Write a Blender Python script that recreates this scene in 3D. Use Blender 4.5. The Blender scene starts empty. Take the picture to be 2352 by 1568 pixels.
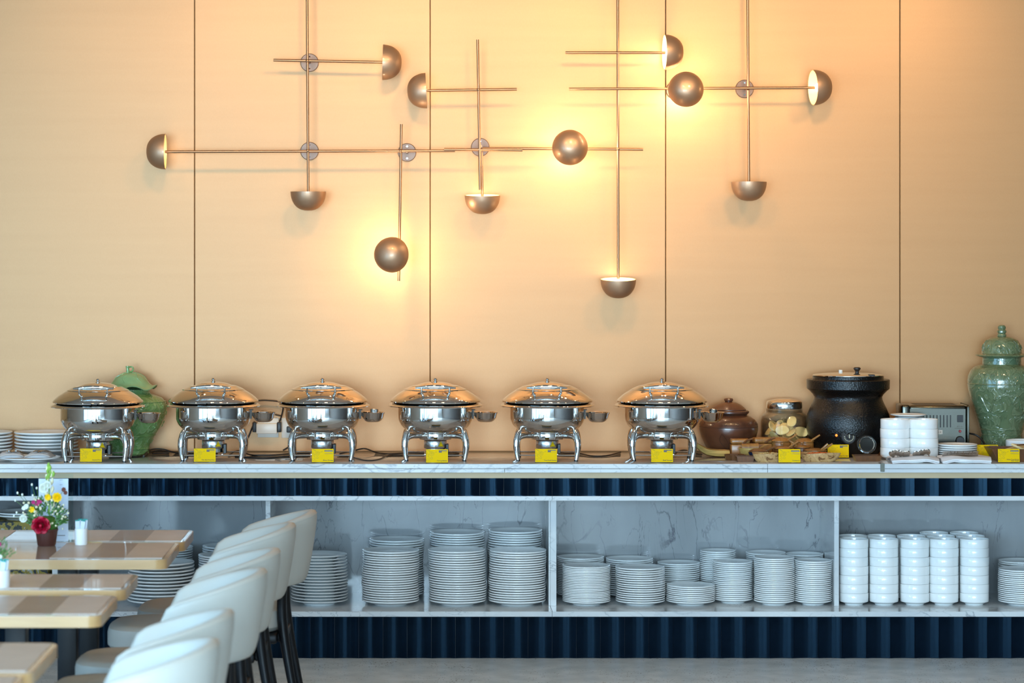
import bpy, bmesh, math, random
from mathutils import Vector, Matrix
R = math.radians
PI = math.pi
random.seed(7)
F, CX, CY, CAMZ = 6500.0, 980.0, 546.0, 2.0
def X(px, d): return (px - CX) * d / F
def Z(py, d): return CAMZ - (py - CY) * d / F

# ------------------------------------------------------------ camera, world, lights
sc = bpy.context.scene
COL = sc.collection
cam_d = bpy.data.cameras.new('camera')
cam = bpy.data.objects.new('camera', cam_d); COL.objects.link(cam)
cam.location = (0, 0, CAMZ); cam.rotation_euler = (R(90), 0, 0)
cam_d.sensor_width = 36; cam_d.lens = F / 2352 * 36
cam_d.shift_x = (1176 - CX) / 2352; cam_d.shift_y = -(784 - CY) / 2352
cam_d.clip_end = 200
cam_d.dof.use_dof = True; cam_d.dof.focus_distance = 13.6; cam_d.dof.aperture_fstop = 3.2
sc.camera = cam
w = bpy.data.worlds.new('world'); sc.world = w; w.use_nodes = True
bg = w.node_tree.nodes['Background']
bg.inputs[0].default_value = (0.45, 0.68, 1.0, 1); bg.inputs[1].default_value = 1.5
sc.view_settings.view_transform = 'Standard'; sc.view_settings.look = 'None'
sc.view_settings.exposure = 0.36; sc.view_settings.gamma = 1.0
sc.view_settings.use_curve_mapping = False
sc.cycles.use_denoising = True
sc.cycles.sample_clamp_indirect = 4.0
sc.cycles.max_bounces = 8; sc.cycles.diffuse_bounces = 4; sc.cycles.glossy_bounces = 4
sc.cycles.transmission_bounces = 8; sc.cycles.transparent_max_bounces = 8
sc.cycles.caustics_reflective = False; sc.cycles.caustics_refractive = False
sc.cycles.blur_glossy = 0.5

def area(name, loc, rot, sx, sy, power, color):
    l = bpy.data.lights.new(name, 'AREA'); l.shape = 'RECTANGLE'; l.size = sx; l.size_y = sy
    l.energy = power; l.color = color
    o = bpy.data.objects.new(name, l); COL.objects.link(o); o.location = loc; o.rotation_euler = rot
    return o
def spot(name, loc, target, power, color, angle=60, blend=0.6, rad=0.04):
    l = bpy.data.lights.new(name, 'SPOT'); l.energy = power; l.color = color
    l.spot_size = R(angle); l.spot_blend = blend; l.shadow_soft_size = rad
    o = bpy.data.objects.new(name, l); COL.objects.link(o); o.location = loc
    o.rotation_euler = (Vector(target) - Vector(loc)).to_track_quat('-Z', 'Y').to_euler()
    return o
DAY = (0.26, 0.62, 1.0)
DAY2 = (0.54, 0.80, 1.0)
WARM = (1.0, 0.70, 0.36)
# daylight standing in the window openings of the unseen sides of the room
WIN_LEFT = [(0.6, 3.2), (3.5, 6.1), (6.4, 9.0)]     # y ranges in the left wall
WIN_FRONT = [(-4.7, -1.4), (-1.1, 2.2), (2.5, 5.7)]      # x ranges in the front wall
for a, b in WIN_LEFT:
    area('window_daylight', (-5.02, (a + b) / 2, 1.65), (0, R(-90), 0), 2.9, b - a - .1, 120, DAY)
for (a, b), pw_ in zip(WIN_FRONT, (820, 600, 90)):
    area('window_daylight', ((a + b) / 2, -1.98, 1.65), (R(90), 0, 0), b - a - .1, 2.9, pw_ * 1.06, DAY2)
# warm ceiling downlights: a row washing the wall, and rows over the room
WASH = [(-1.9, 50), (-1.0, 130), (-.1, 190), (.8, 200), (1.7, 190), (2.7, 190)]
for i, (lx, pw) in enumerate(WASH):
    spot('ceiling_spotlight', (lx, 12.0, 3.56), (lx - .15, 14.2, 2.45), pw * .74, (1.0, 0.64, 0.31), 74, 1.0, .14)
DOWN = [(lx, ly) for ly in (3.0, 6.0, 9.0, 11.6) for lx in (-3.2, -1.1, 1.0, 3.1)]
for lx, ly in DOWN:
    spot('ceiling_downlight', (lx, ly, 3.56), (lx, ly + .3, 0), 20, WARM, 115, .8, .05)

# ------------------------------------------------------------ materials
def new_mat(name):
    m = bpy.data.materials.new(name); m.use_nodes = True
    return m, m.node_tree, m.node_tree.nodes['Principled BSDF']
def tinted(name, tint, *a, **k):
    m = simple(name, *a, **k); m.node_tree.nodes['Principled BSDF'].inputs['Specular Tint'].default_value = (*tint, 1); return m
def simple(name, col, rough=.5, metal=0, coat=0, bump=0, bscale=60, emit=None, estr=0, spec=None, var=0, vscale=8):
    m, t, b = new_mat(name)
    b.inputs['Base Color'].default_value = (*col, 1)
    b.inputs['Roughness'].default_value = rough
    b.inputs['Metallic'].default_value = metal
    if coat: b.inputs['Coat Weight'].default_value = coat; b.inputs['Coat Roughness'].default_value = .05
    if spec is not None: b.inputs['Specular IOR Level'].default_value = spec
    if emit: b.inputs['Emission Color'].default_value = (*emit, 1); b.inputs['Emission Strength'].default_value = estr
    tc = t.nodes.new('ShaderNodeTexCoord')
    if var:
        n = t.nodes.new('ShaderNodeTexNoise'); n.inputs['Scale'].default_value = vscale; n.inputs['Detail'].default_value = 4
        t.links.new(tc.outputs['Object'], n.inputs['Vector'])
        r = t.nodes.new('ShaderNodeValToRGB')
        r.color_ramp.elements[0].color = (*[c * (1 - var) for c in col], 1); r.color_ramp.elements[0].position = .3
        r.color_ramp.elements[1].color = (*[min(1, c * (1 + var)) for c in col], 1); r.color_ramp.elements[1].position = .7
        t.links.new(n.outputs['Fac'], r.inputs['Fac']); t.links.new(r.outputs['Color'], b.inputs['Base Color'])
    if bump:
        n = t.nodes.new('ShaderNodeTexNoise'); n.inputs['Scale'].default_value = bscale; n.inputs['Detail'].default_value = 3
        t.links.new(tc.outputs['Object'], n.inputs['Vector'])
        bp = t.nodes.new('ShaderNodeBump'); bp.inputs['Strength'].default_value = bump; bp.inputs['Distance'].default_value = .004
        t.links.new(n.outputs['Fac'], bp.inputs['Height']); t.links.new(bp.outputs['Normal'], b.inputs['Normal'])
    return m
def ramp_noise(name, stops, scale=(1, 1, 1), nscale=4, detail=6, rough=.4, dist=0, metal=0, coat=0, wave=False, bump=0, space='Object'):
    m, t, b = new_mat(name)
    tc = t.nodes.new('ShaderNodeTexCoord'); mp = t.nodes.new('ShaderNodeMapping')
    mp.inputs['Scale'].default_value = scale
    if space == 'World':
        g = t.nodes.new('ShaderNodeNewGeometry'); t.links.new(g.outputs['Position'], mp.inputs['Vector'])
    else: t.links.new(tc.outputs['Object'], mp.inputs['Vector'])
    if wave:
        n = t.nodes.new('ShaderNodeTexWave'); n.inputs['Scale'].default_value = nscale
        n.inputs['Distortion'].default_value = dist; n.inputs['Detail'].default_value = detail; n.inputs['Detail Scale'].default_value = 1.2
        n.wave_type = 'RINGS' if wave == 'rings' else 'BANDS'
        if wave == 'Y': n.bands_direction = 'Y'
        if wave == 'Z': n.bands_direction = 'Z'
    else:
        n = t.nodes.new('ShaderNodeTexNoise'); n.inputs['Scale'].default_value = nscale
        n.inputs['Detail'].default_value = detail; n.inputs['Distortion'].default_value = dist
    t.links.new(mp.outputs['Vector'], n.inputs['Vector'])
    r = t.nodes.new('ShaderNodeValToRGB'); cr = r.color_ramp
    while len(cr.elements) < len(stops): cr.elements.new(.5)
    for e, (p, c) in zip(cr.elements, stops): e.position = p; e.color = (*c, 1)
    t.links.new(n.outputs['Fac'], r.inputs['Fac']); t.links.new(r.outputs['Color'], b.inputs['Base Color'])
    b.inputs['Roughness'].default_value = rough; b.inputs['Metallic'].default_value = metal
    if coat: b.inputs['Coat Weight'].default_value = coat; b.inputs['Coat Roughness'].default_value = .04
    if bump:
        bp = t.nodes.new('ShaderNodeBump'); bp.inputs['Strength'].default_value = bump; bp.inputs['Distance'].default_value = .003
        t.links.new(n.outputs['Fac'], bp.inputs['Height']); t.links.new(bp.outputs['Normal'], b.inputs['Normal'])
    return m
def veined(name, base, base2, vein, mscale, nscale, width, rough, strength=.8):
    m, t, b = new_mat(name)
    g = t.nodes.new('ShaderNodeNewGeometry'); mp = t.nodes.new('ShaderNodeMapping'); mp.inputs['Scale'].default_value = mscale
    t.links.new(g.outputs['Position'], mp.inputs['Vector'])
    n0 = t.nodes.new('ShaderNodeTexNoise'); n0.inputs['Scale'].default_value = nscale * .8; n0.inputs['Detail'].default_value = 6
    t.links.new(mp.outputs['Vector'], n0.inputs['Vector'])
    r = t.nodes.new('ShaderNodeValToRGB'); r.color_ramp.elements[0].position = .35; r.color_ramp.elements[0].color = (*base, 1)
    r.color_ramp.elements[1].position = .62; r.color_ramp.elements[1].color = (*base2, 1)
    t.links.new(n0.outputs['Fac'], r.inputs['Fac']); col = r.outputs['Color']
    for k, (sc_, wd_) in enumerate(((nscale, width), (nscale * 2.3, width * .8))):
        n = t.nodes.new('ShaderNodeTexNoise'); n.inputs['Scale'].default_value = sc_; n.inputs['Detail'].default_value = 7; n.inputs['Distortion'].default_value = .6
        of = t.nodes.new('ShaderNodeVectorMath'); of.operation = 'ADD'; of.inputs[1].default_value = (3.1 * k, 1.7 * k, .4 * k)
        t.links.new(mp.outputs['Vector'], of.inputs[0]); t.links.new(of.outputs[0], n.inputs['Vector'])
        sb = t.nodes.new('ShaderNodeMath'); sb.operation = 'SUBTRACT'; sb.inputs[1].default_value = .5; t.links.new(n.outputs['Fac'], sb.inputs[0])
        ab = t.nodes.new('ShaderNodeMath'); ab.operation = 'ABSOLUTE'; t.links.new(sb.outputs[0], ab.inputs[0])
        mr = t.nodes.new('ShaderNodeMapRange'); mr.inputs[1].default_value = 0; mr.inputs[2].default_value = wd_; mr.inputs[3].default_value = strength; mr.inputs[4].default_value = 0
        t.links.new(ab.outputs[0], mr.inputs[0])
        ms = t.nodes.new('ShaderNodeTexNoise'); ms.inputs['Scale'].default_value = nscale * .9 + k; t.links.new(of.outputs[0], ms.inputs['Vector'])
        mk = t.nodes.new('ShaderNodeMapRange'); mk.inputs[1].default_value = .45; mk.inputs[2].default_value = .65; t.links.new(ms.outputs['Fac'], mk.inputs[0])
        ml = t.nodes.new('ShaderNodeMath'); ml.operation = 'MULTIPLY'; t.links.new(mr.outputs[0], ml.inputs[0]); t.links.new(mk.outputs[0], ml.inputs[1])
        mx = t.nodes.new('ShaderNodeMix'); mx.data_type = 'RGBA'; mx.inputs[7].default_value = (*vein, 1)
        t.links.new(ml.outputs[0], mx.inputs[0]); t.links.new(col, mx.inputs[6]); col = mx.outputs[2]
    t.links.new(col, b.inputs['Base Color']); b.inputs['Roughness'].default_value = rough
    return m
def glass(name, col=(1, 1, 1), rough=0.0, ior=1.45):
    m, t, b = new_mat(name)
    b.inputs['Base Color'].default_value = (*col, 1); b.inputs['Transmission Weight'].default_value = 1
    b.inputs['Roughness'].default_value = rough; b.inputs['IOR'].default_value = ior
    return m
def clear(name, tint=(.9, .95, .95), fac=.12):
    # thin clear acrylic: mostly see-through with a mirror sheen by Fresnel
    m = bpy.data.materials.new(name); m.use_nodes = True; t = m.node_tree
    for n in list(t.nodes): t.nodes.remove(n)
    o = t.nodes.new('ShaderNodeOutputMaterial'); mx = t.nodes.new('ShaderNodeMixShader')
    tr = t.nodes.new('ShaderNodeBsdfTransparent'); gl = t.nodes.new('ShaderNodeBsdfGlossy'); lw = t.nodes.new('ShaderNodeLayerWeight')
    tr.inputs[0].default_value = (*tint, 1); gl.inputs['Roughness'].default_value = .03; lw.inputs['Blend'].default_value = fac
    t.links.new(lw.outputs['Facing'], mx.inputs[0]); t.links.new(tr.outputs[0], mx.inputs[1]); t.links.new(gl.outputs[0], mx.inputs[2])
    t.links.new(mx.outputs[0], o.inputs[0])
    return m

M = {}
# champagne wall covering: fine vertical and horizontal weave, soft sheen
def wall_mat():
    m, t, b = new_mat('wall_covering')
    g = t.nodes.new('ShaderNodeNewGeometry')
    n1 = t.nodes.new('ShaderNodeTexNoise'); n1.inputs['Scale'].default_value = 1.3; n1.inputs['Detail'].default_value = 3
    t.links.new(g.outputs['Position'], n1.inputs['Vector'])
    mp = t.nodes.new('ShaderNodeMapping'); mp.inputs['Scale'].default_value = (260, 1, 90)
    t.links.new(g.outputs['Position'], mp.inputs['Vector'])
    n2 = t.nodes.new('ShaderNodeTexNoise'); n2.inputs['Scale'].default_value = 1; n2.inputs['Detail'].default_value = 3
    t.links.new(mp.outputs['Vector'], n2.inputs['Vector'])
    mp3 = t.nodes.new('ShaderNodeMapping'); mp3.inputs['Scale'].default_value = (1.2, 1, 24)
    t.links.new(g.outputs['Position'], mp3.inputs['Vector'])
    n3 = t.nodes.new('ShaderNodeTexNoise'); n3.inputs['Scale'].default_value = 1; n3.inputs['Detail'].default_value = 4
    t.links.new(mp3.outputs['Vector'], n3.inputs['Vector'])
    a = t.nodes.new('ShaderNodeMath'); a.operation = 'ADD'; t.links.new(n2.outputs['Fac'], a.inputs[0]); t.links.new(n3.outputs['Fac'], a.inputs[1])
    r = t.nodes.new('ShaderNodeValToRGB')
    r.color_ramp.elements[0].position = .75; r.color_ramp.elements[0].color = (.39, .205, .078, 1)
    r.color_ramp.elements[1].position = 1.25; r.color_ramp.elements[1].color = (.415, .224, .088, 1)
    mr = t.nodes.new('ShaderNodeMapRange'); mr.inputs[1].default_value = .6; mr.inputs[2].default_value = 1.4
    t.links.new(a.outputs[0], mr.inputs[0])
    r.color_ramp.elements[0].position = 0; r.color_ramp.elements[1].position = 1
    t.links.new(mr.outputs[0], r.inputs['Fac']); t.links.new(r.outputs['Color'], b.inputs['Base Color'])
    bp = t.nodes.new('ShaderNodeBump'); bp.inputs['Strength'].default_value = .15; bp.inputs['Distance'].default_value = .0006
    t.links.new(a.outputs[0], bp.inputs['Height']); t.links.new(bp.outputs['Normal'], b.inputs['Normal'])
    b.inputs['Roughness'].default_value = .42; b.inputs['Metallic'].default_value = .25
    return m
M['wall'] = wall_mat()
M['joint'] = simple('joint_brown', (.30, .15, .04), .6)
M['plaster'] = simple('plaster', (.40, .34, .28), .8, bump=.1)
M['panel'] = simple('dark_wall_panelling', (.07, .045, .03), .5, var=.2)
M['ceil'] = simple('ceiling_paint', (.45, .39, .34), .8, bump=.05)
M['marble'] = veined('marble', (.56, .57, .58), (.68, .68, .67), (.22, .24, .27), (1, 1, 2.0), 2.6, .014, .12, .7)
M['marble_v'] = veined('marble_vertical_vein', (.27, .28, .285), (.35, .36, .365), (.07, .07, .09), (2.6, 1, .8), 1.6, .010, .07, .85)
M['slab_top'] = ramp_noise('polished_marble_top', [(0, (.22, .19, .17)), (.42, (.50, .46, .42)), (1, (.66, .62, .58))], (1, 2, 1), 3.0, 8, .05, 1.5, space='World')
M['beige'] = simple('beige_board', (.55, .40, .23), .5, var=.06)
M['tile'] = tinted('navy_glazed_tile', (.22, .50, .80), (.002, .005, .011), .09, spec=.22, bump=.04, bscale=14, var=.3)
M['black'] = simple('black_board', (.012, .012, .013), .4)
def floor_mat():
    m, t, b = new_mat('speckled_stone')
    g = t.nodes.new('ShaderNodeNewGeometry')
    n = t.nodes.new('ShaderNodeTexNoise'); n.inputs['Scale'].default_value = 9; n.inputs['Detail'].default_value = 8
    t.links.new(g.outputs['Position'], n.inputs['Vector'])
    r = t.nodes.new('ShaderNodeValToRGB')
    r.color_ramp.elements[0].position = .35; r.color_ramp.elements[0].color = (.60, .67, .70, 1)
    r.color_ramp.elements[1].position = .65; r.color_ramp.elements[1].color = (.76, .82, .85, 1)
    t.links.new(n.outputs['Fac'], r.inputs['Fac'])
    v = t.nodes.new('ShaderNodeTexVoronoi'); v.inputs['Scale'].default_value = 55
    t.links.new(g.outputs['Position'], v.inputs['Vector'])
    n2 = t.nodes.new('ShaderNodeTexNoise'); n2.inputs['Scale'].default_value = 3.5; n2.inputs['Detail'].default_value = 2
    t.links.new(g.outputs['Position'], n2.inputs['Vector'])
    th = t.nodes.new('ShaderNodeMath'); th.operation = 'MULTIPLY_ADD'; th.inputs[1].default_value = .5; th.inputs[2].default_value = -.115
    t.links.new(n2.outputs['Fac'], th.inputs[0])
    lt = t.nodes.new('ShaderNodeMath'); lt.operation = 'LESS_THAN'
    t.links.new(v.outputs['Distance'], lt.inputs[0]); t.links.new(th.outputs[0], lt.inputs[1])
    mx = t.nodes.new('ShaderNodeMix'); mx.data_type = 'RGBA'
    t.links.new(lt.outputs[0], mx.inputs[0]); t.links.new(r.outputs['Color'], mx.inputs[6]); mx.inputs[7].default_value = (.13, .10, .085, 1)
    t.links.new(mx.outputs[2], b.inputs['Base Color']); b.inputs['Roughness'].default_value = .38
    return m
M['floor'] = floor_mat()
M['chrome'] = simple('polished_steel', (.80, .79, .77), .045, 1.0)
M['chrome_b'] = simple('brushed_steel', (.62, .61, .59), .25, 1.0, bump=.03)
M['toaster'] = simple('toaster_steel', (.11, .105, .085), .2, 1.0, bump=.02)
M['steel_thread'] = simple('cutlery_steel', (.62, .56, .50), .12, 1.0)
M['bronze'] = simple('satin_bronze', (.40, .25, .15), .48, .75, coat=.25, var=.06)
M['plate_br'] = simple('brown_wall_plate', (.15, .09, .06), .35, .35)
M['bronze_r'] = simple('dark_bronze_rod', (.30, .17, .09), .38, .85)
M['cream_in'] = simple('cream_enamel', (.72, .55, .27), .4, emit=(1, .75, .38), estr=0)
M['bulb'] = simple('lit_bulb', (1, .9, .7), .4, emit=(1, .72, .36), estr=14)
M['porc'] = simple('white_porcelain', (.90, .90, .88), .12, coat=.4)
M['acryl'] = clear('clear_acrylic')
M['yellow'] = simple('yellow_card', (.86, .53, .0), .7, spec=.15)
M['ink'] = simple('brown_ink', (.10, .075, .01), .6)
M['inkl'] = simple('faint_ink', (.30, .22, .01), .6)
M['inkg'] = simple('grey_ink', (.12, .10, .08), .6)
M['inkw'] = simple('pale_ink', (.75, .72, .5), .6)
M['rubber'] = simple('black_rubber', (.012, .012, .012), .45)
M['celadon'] = None
M['glassj'] = clear('jar_glass', (.97, .98, .97), .25)
M['redled'] = simple('orange_indicator', (1, .25, .05), .4, emit=(1, .16, .01), estr=1.6)
M['white'] = simple('white_plastic', (.72, .70, .64), .35)
M['cloth'] = simple('white_cloth', (.80, .78, .78), .9, bump=.1, bscale=200)
M['leather'] = simple('white_leather', (.51, .485, .43), .5, bump=.03, bscale=120)
M['wood_t'] = ramp_noise('light_table_wood', [(0, (.46, .24, .09)), (.5, (.62, .36, .15)), (1, (.74, .46, .21))], (.6, 9, 9), 2.2, 4, .28, 1.2, coat=.35)
M['top_lam'] = ramp_noise('pale_table_laminate', [(0, (.40, .32, .25)), (1, (.56, .47, .38))], (1.5, 12, 1), 2, 4, .10, .5, coat=.5)
M['mat_l'] = simple('woven_mat_light', (.52, .42, .35), .4, coat=.06, bump=.15, bscale=300, var=.06)
M['mat_d'] = simple('woven_mat_dark', (.27, .195, .145), .4, coat=.06, bump=.15, bscale=300, var=.06)
M['bwood'] = simple('black_stained_wood', (.004, .004, .005), .42, spec=.3)
M['teak'] = ramp_noise('teak', [(0, (.10, .035, .008)), (.5, (.30, .13, .03)), (1, (.45, .22, .06))], (6, 6, 1.2), 6, 5, .35, 1.5, coat=.15)
M['teak_d'] = ramp_noise('dark_teak', [(0, (.045, .015, .005)), (.6, (.16, .06, .018)), (1, (.26, .11, .035))], (6, 6, 1.5), 6, 5, .35, 1.5, coat=.15)
M['olive'] = ramp_noise('figured_wood', [(0, (.10, .04, .012)), (.36, (.20, .09, .03)), (.41, (.50, .28, .11)), (.5, (.58, .35, .15)), (.515, (.30, .15, .05)), (.53, (.60, .37, .16)), (1, (.68, .46, .22))], (1, 1, 1.6), 11, 2, .4, 2.2)
M['trough'] = ramp_noise('yellow_wood', [(0, (.28, .16, .04)), (.6, (.52, .34, .10)), (1, (.66, .46, .18))], (2, 20, 20), 3, 4, .4, 1)
M['clay'] = simple('brown_clay', (.085, .032, .016), .30, coat=.25, var=.35, vscale=14, bump=.06)
M['clay_d'] = simple('clay_engraving', (.03, .012, .008), .6)
M['kettle'] = simple('black_textured_enamel', (.003, .003, .003), .22, bump=.7, bscale=150, spec=.4)
M['cracker'] = simple('prawn_cracker', (.92, .60, .22), .7, bump=.3, bscale=90, var=.12, vscale=20)
M['bread'] = simple('toasted_bread', (.80, .62, .32), .85, bump=.4, bscale=160)
M['onion'] = simple('fried_onion', (.62, .42, .16), .8, var=.4, vscale=60)
M['chili'] = simple('red_chili', (.75, .12, .01), .5, var=.4, vscale=80)
M['blue'] = simple('navy_glaze', (.012, .022, .05), .25)
M['red'] = simple('red_button', (.30, .01, .012), .4)

def celadon(name, dark, mid, lightc, scale):
    m, t, b = new_mat(name)
    tc = t.nodes.new('ShaderNodeTexCoord')
    n = t.nodes.new('ShaderNodeTexNoise'); n.inputs['Scale'].default_value = scale; n.inputs['Detail'].default_value = 2; n.inputs['Distortion'].default_value = 2.5
    t.links.new(tc.outputs['Object'], n.inputs['Vector'])
    r = t.nodes.new('ShaderNodeValToRGB'); cr = r.color_ramp
    cr.elements[0].position = .38; cr.elements[0].color = (*mid, 1); cr.elements[1].position = .62; cr.elements[1].color = (*mid, 1)
    e = cr.elements.new(.5); e.color = (*lightc, 1)
    e = cr.elements.new(.46); e.color = (*dark, 1)
    t.links.new(n.outputs['Fac'], r.inputs['Fac']); t.links.new(r.outputs['Color'], b.inputs['Base Color'])
    sub = t.nodes.new('ShaderNodeMath'); sub.operation = 'SUBTRACT'; sub.inputs[1].default_value = .5
    t.links.new(n.outputs['Fac'], sub.inputs[0])
    ab = t.nodes.new('ShaderNodeMath'); ab.operation = 'ABSOLUTE'; t.links.new(sub.outputs[0], ab.inputs[0])
    mr = t.nodes.new('ShaderNodeMapRange'); mr.inputs[1].default_value = 0; mr.inputs[2].default_value = .06; mr.inputs[3].default_value = 1; mr.inputs[4].default_value = 0
    t.links.new(ab.outputs[0], mr.inputs[0])
    bp = t.nodes.new('ShaderNodeBump'); bp.inputs['Strength'].default_value = .5; bp.inputs['Distance'].default_value = .003
    t.links.new(mr.outputs[0], bp.inputs['Height']); t.links.new(bp.outputs['Normal'], b.inputs['Normal'])
    b.inputs['Roughness'].default_value = .16; b.inputs['Coat Weight'].default_value = .5
    return m
M['celadon'] = celadon('celadon_glaze', (.085, .125, .062), (.11, .16, .082), (.16, .21, .115), 12)
M['celadon_l'] = celadon('bright_green_glaze', (.12, .25, .075), (.165, .33, .11), (.24, .40, .17), 10)
M['celadon_p'] = simple('pale_celadon_glaze', (.24, .42, .20), .12, coat=.5, var=.15, vscale=10)

# ------------------------------------------------------------ mesh helpers
class MB:
    def __init__(s): s.v = []; s.f = []
    def add(s, v, f, mat=None):
        o = len(s.v)
        s.v += [tuple(mat @ Vector(p)) if mat is not None else tuple(p) for p in v]
        s.f += [tuple(i + o for i in q) for q in f]
        return s
    def box(s, x0, x1, y0, y1, z0, z1, mat=None):
        v = [(x0, y0, z0), (x1, y0, z0), (x1, y1, z0), (x0, y1, z0), (x0, y0, z1), (x1, y0, z1), (x1, y1, z1), (x0, y1, z1)]
        return s.add(v, [(0, 3, 2, 1), (4, 5, 6, 7), (0, 1, 5, 4), (1, 2, 6, 5), (2, 3, 7, 6), (3, 0, 4, 7)], mat)
    def rbox(s, x0, x1, y0, y1, z0, z1, r=.005, seg=3, mat=None):
        bm = bmesh.new(); bmesh.ops.create_cube(bm, size=1)
        bmesh.ops.scale(bm, vec=(x1 - x0, y1 - y0, z1 - z0), verts=bm.verts)
        bmesh.ops.translate(bm, vec=((x0 + x1) / 2, (y0 + y1) / 2, (z0 + z1) / 2), verts=bm.verts)
        bmesh.ops.bevel(bm, geom=list(bm.edges), offset=r, segments=seg, profile=.5, affect='EDGES')
        bm.verts.ensure_lookup_table(); bm.verts.index_update()
        s.add([v.co[:] for v in bm.verts], [[v.index for v in f.verts] for f in bm.faces], mat); bm.free()
        return s
    def lathe(s, prof, n=48, mat=None, cap=True):
        v = []; f = []; rings = []
        for r, z in prof:
            if r < 1e-6: rings.append([len(v)]); v.append((0, 0, z))
            else:
                rings.append(list(range(len(v), len(v) + n)))
                v += [(r * math.cos(2 * PI * i / n), r * math.sin(2 * PI * i / n), z) for i in range(n)]
        for a, b in zip(rings, rings[1:]):
            for i in range(n):
                j = (i + 1) % n
                if len(a) == 1 and len(b) == 1: continue
                if len(a) == 1: f.append((a[0], b[j], b[i]))
                elif len(b) == 1: f.append((a[i], a[j], b[0]))
                else: f.append((a[i], a[j], b[j], b[i]))
        return s.add(v, f, mat)
    def tube(s, pts, r, n=10, mat=None, smooth=0, squash=None):
        P = [Vector(p) for p in pts]
        rr = list(r) if isinstance(r, (list, tuple)) else [r] * len(P)
        if smooth:
            Q = []; RR = []
            for i in range(len(P) - 1):
                p0 = P[max(i - 1, 0)]; p1 = P[i]; p2 = P[i + 1]; p3 = P[min(i + 2, len(P) - 1)]
                for k in range(smooth):
                    t = k / smooth
                    Q.append(.5 * ((2 * p1) + (p2 - p0) * t + (2 * p0 - 5 * p1 + 4 * p2 - p3) * t * t + (3 * p1 - p0 - 3 * p2 + p3) * t ** 3))
                    RR.append(rr[i] * (1 - t) + rr[i + 1] * t)
            Q.append(P[-1]); RR.append(rr[-1]); P = Q; rr = RR
        v = []; f = []
        T = (P[1] - P[0]).normalized()
        up = Vector((0, 0, 1)) if abs(T.z) < .9 else Vector((0, 1, 0))
        N = T.cross(up).normalized()
        for i, p in enumerate(P):
            Tn = (P[min(i + 1, len(P) - 1)] - P[max(i - 1, 0)]).normalized()
            N = (N - Tn * N.dot(Tn)).normalized(); B = Tn.cross(N)
            for k in range(n):
                a = 2 * PI * k / n; q = squash or (1, 1)
                v.append(p + (N * math.cos(a) * q[0] + B * math.sin(a) * q[1]) * rr[i])
        for i in range(len(P) - 1):
            for k in range(n):
                j = (k + 1) % n
                f.append((i * n + k, i * n + j, (i + 1) * n + j, (i + 1) * n + k))
        f.append(tuple(range(n))[::-1]); f.append(tuple(range((len(P) - 1) * n, len(P) * n)))
        return s.add(v, f, mat)
    def prism(s, poly, z0, z1, mat=None):
        n = len(poly)
        v = [(x, y, z0) for x, y in poly] + [(x, y, z1) for x, y in poly]
        f = [tuple(range(n))[::-1], tuple(range(n, 2 * n))] + [(i, (i + 1) % n, n + (i + 1) % n, n + i) for i in range(n)]
        return s.add(v, f, mat)
    def blob(s, c, r, n=8, mat=None, seed=None, amp=0):
        rx, ry, rz = r if isinstance(r, (tuple, list)) else (r, r, r)
        v = []; f = []; rs = random.Random(seed)
        m = max(4, n // 2 + 1)
        for i in range(1, m):
            th = PI * i / m
            for k in range(n):
                a = 2 * PI * k / n; q = 1 + (rs.uniform(-amp, amp) if amp else 0)
                v.append((c[0] + rx * q * math.sin(th) * math.cos(a), c[1] + ry * q * math.sin(th) * math.sin(a), c[2] + rz * q * math.cos(th)))
        top = len(v); v.append((c[0], c[1], c[2] + rz)); bot = len(v); v.append((c[0], c[1], c[2] - rz))
        for i in range(m - 2):
            for k in range(n):
                j = (k + 1) % n
                f.append((i * n + k, (i + 1) * n + k, (i + 1) * n + j, i * n + j))
        for k in range(n):
            j = (k + 1) % n
            f.append((k, j, top)); f.append(((m - 2) * n + j, (m - 2) * n + k, bot))
        return s.add(v, f, mat)
    def strip(s, pts, wd, closed=False, z=0.0):   # flat ribbon in the XY plane
        P = [Vector((p[0], p[1])) for p in pts]; n = len(P)
        if closed: P = P + [P[0]]
        for a, b in zip(P, P[1:]):
            t = (b - a)
            if t.length < 1e-7: continue
            t.normalize(); q = Vector((-t.y, t.x)) * wd / 2; e = t * wd / 2
            s.add([(*(a - q - e), z), (*(b - q + e), z), (*(b + q + e), z), (*(a + q - e), z)], [(0, 1, 2, 3)])
        return s
    def mesh(s, name, smooth=35):
        me = bpy.data.meshes.new(name)
        me.from_pydata(s.v, [], [list(q) for q in s.f])
        bm = bmesh.new(); bm.from_mesh(me); bmesh.ops.recalc_face_normals(bm, faces=bm.faces); bm.to_mesh(me); bm.free()
        if smooth:
            me.shade_smooth()
            me.set_sharp_from_angle(angle=R(smooth))
        return me

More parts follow.
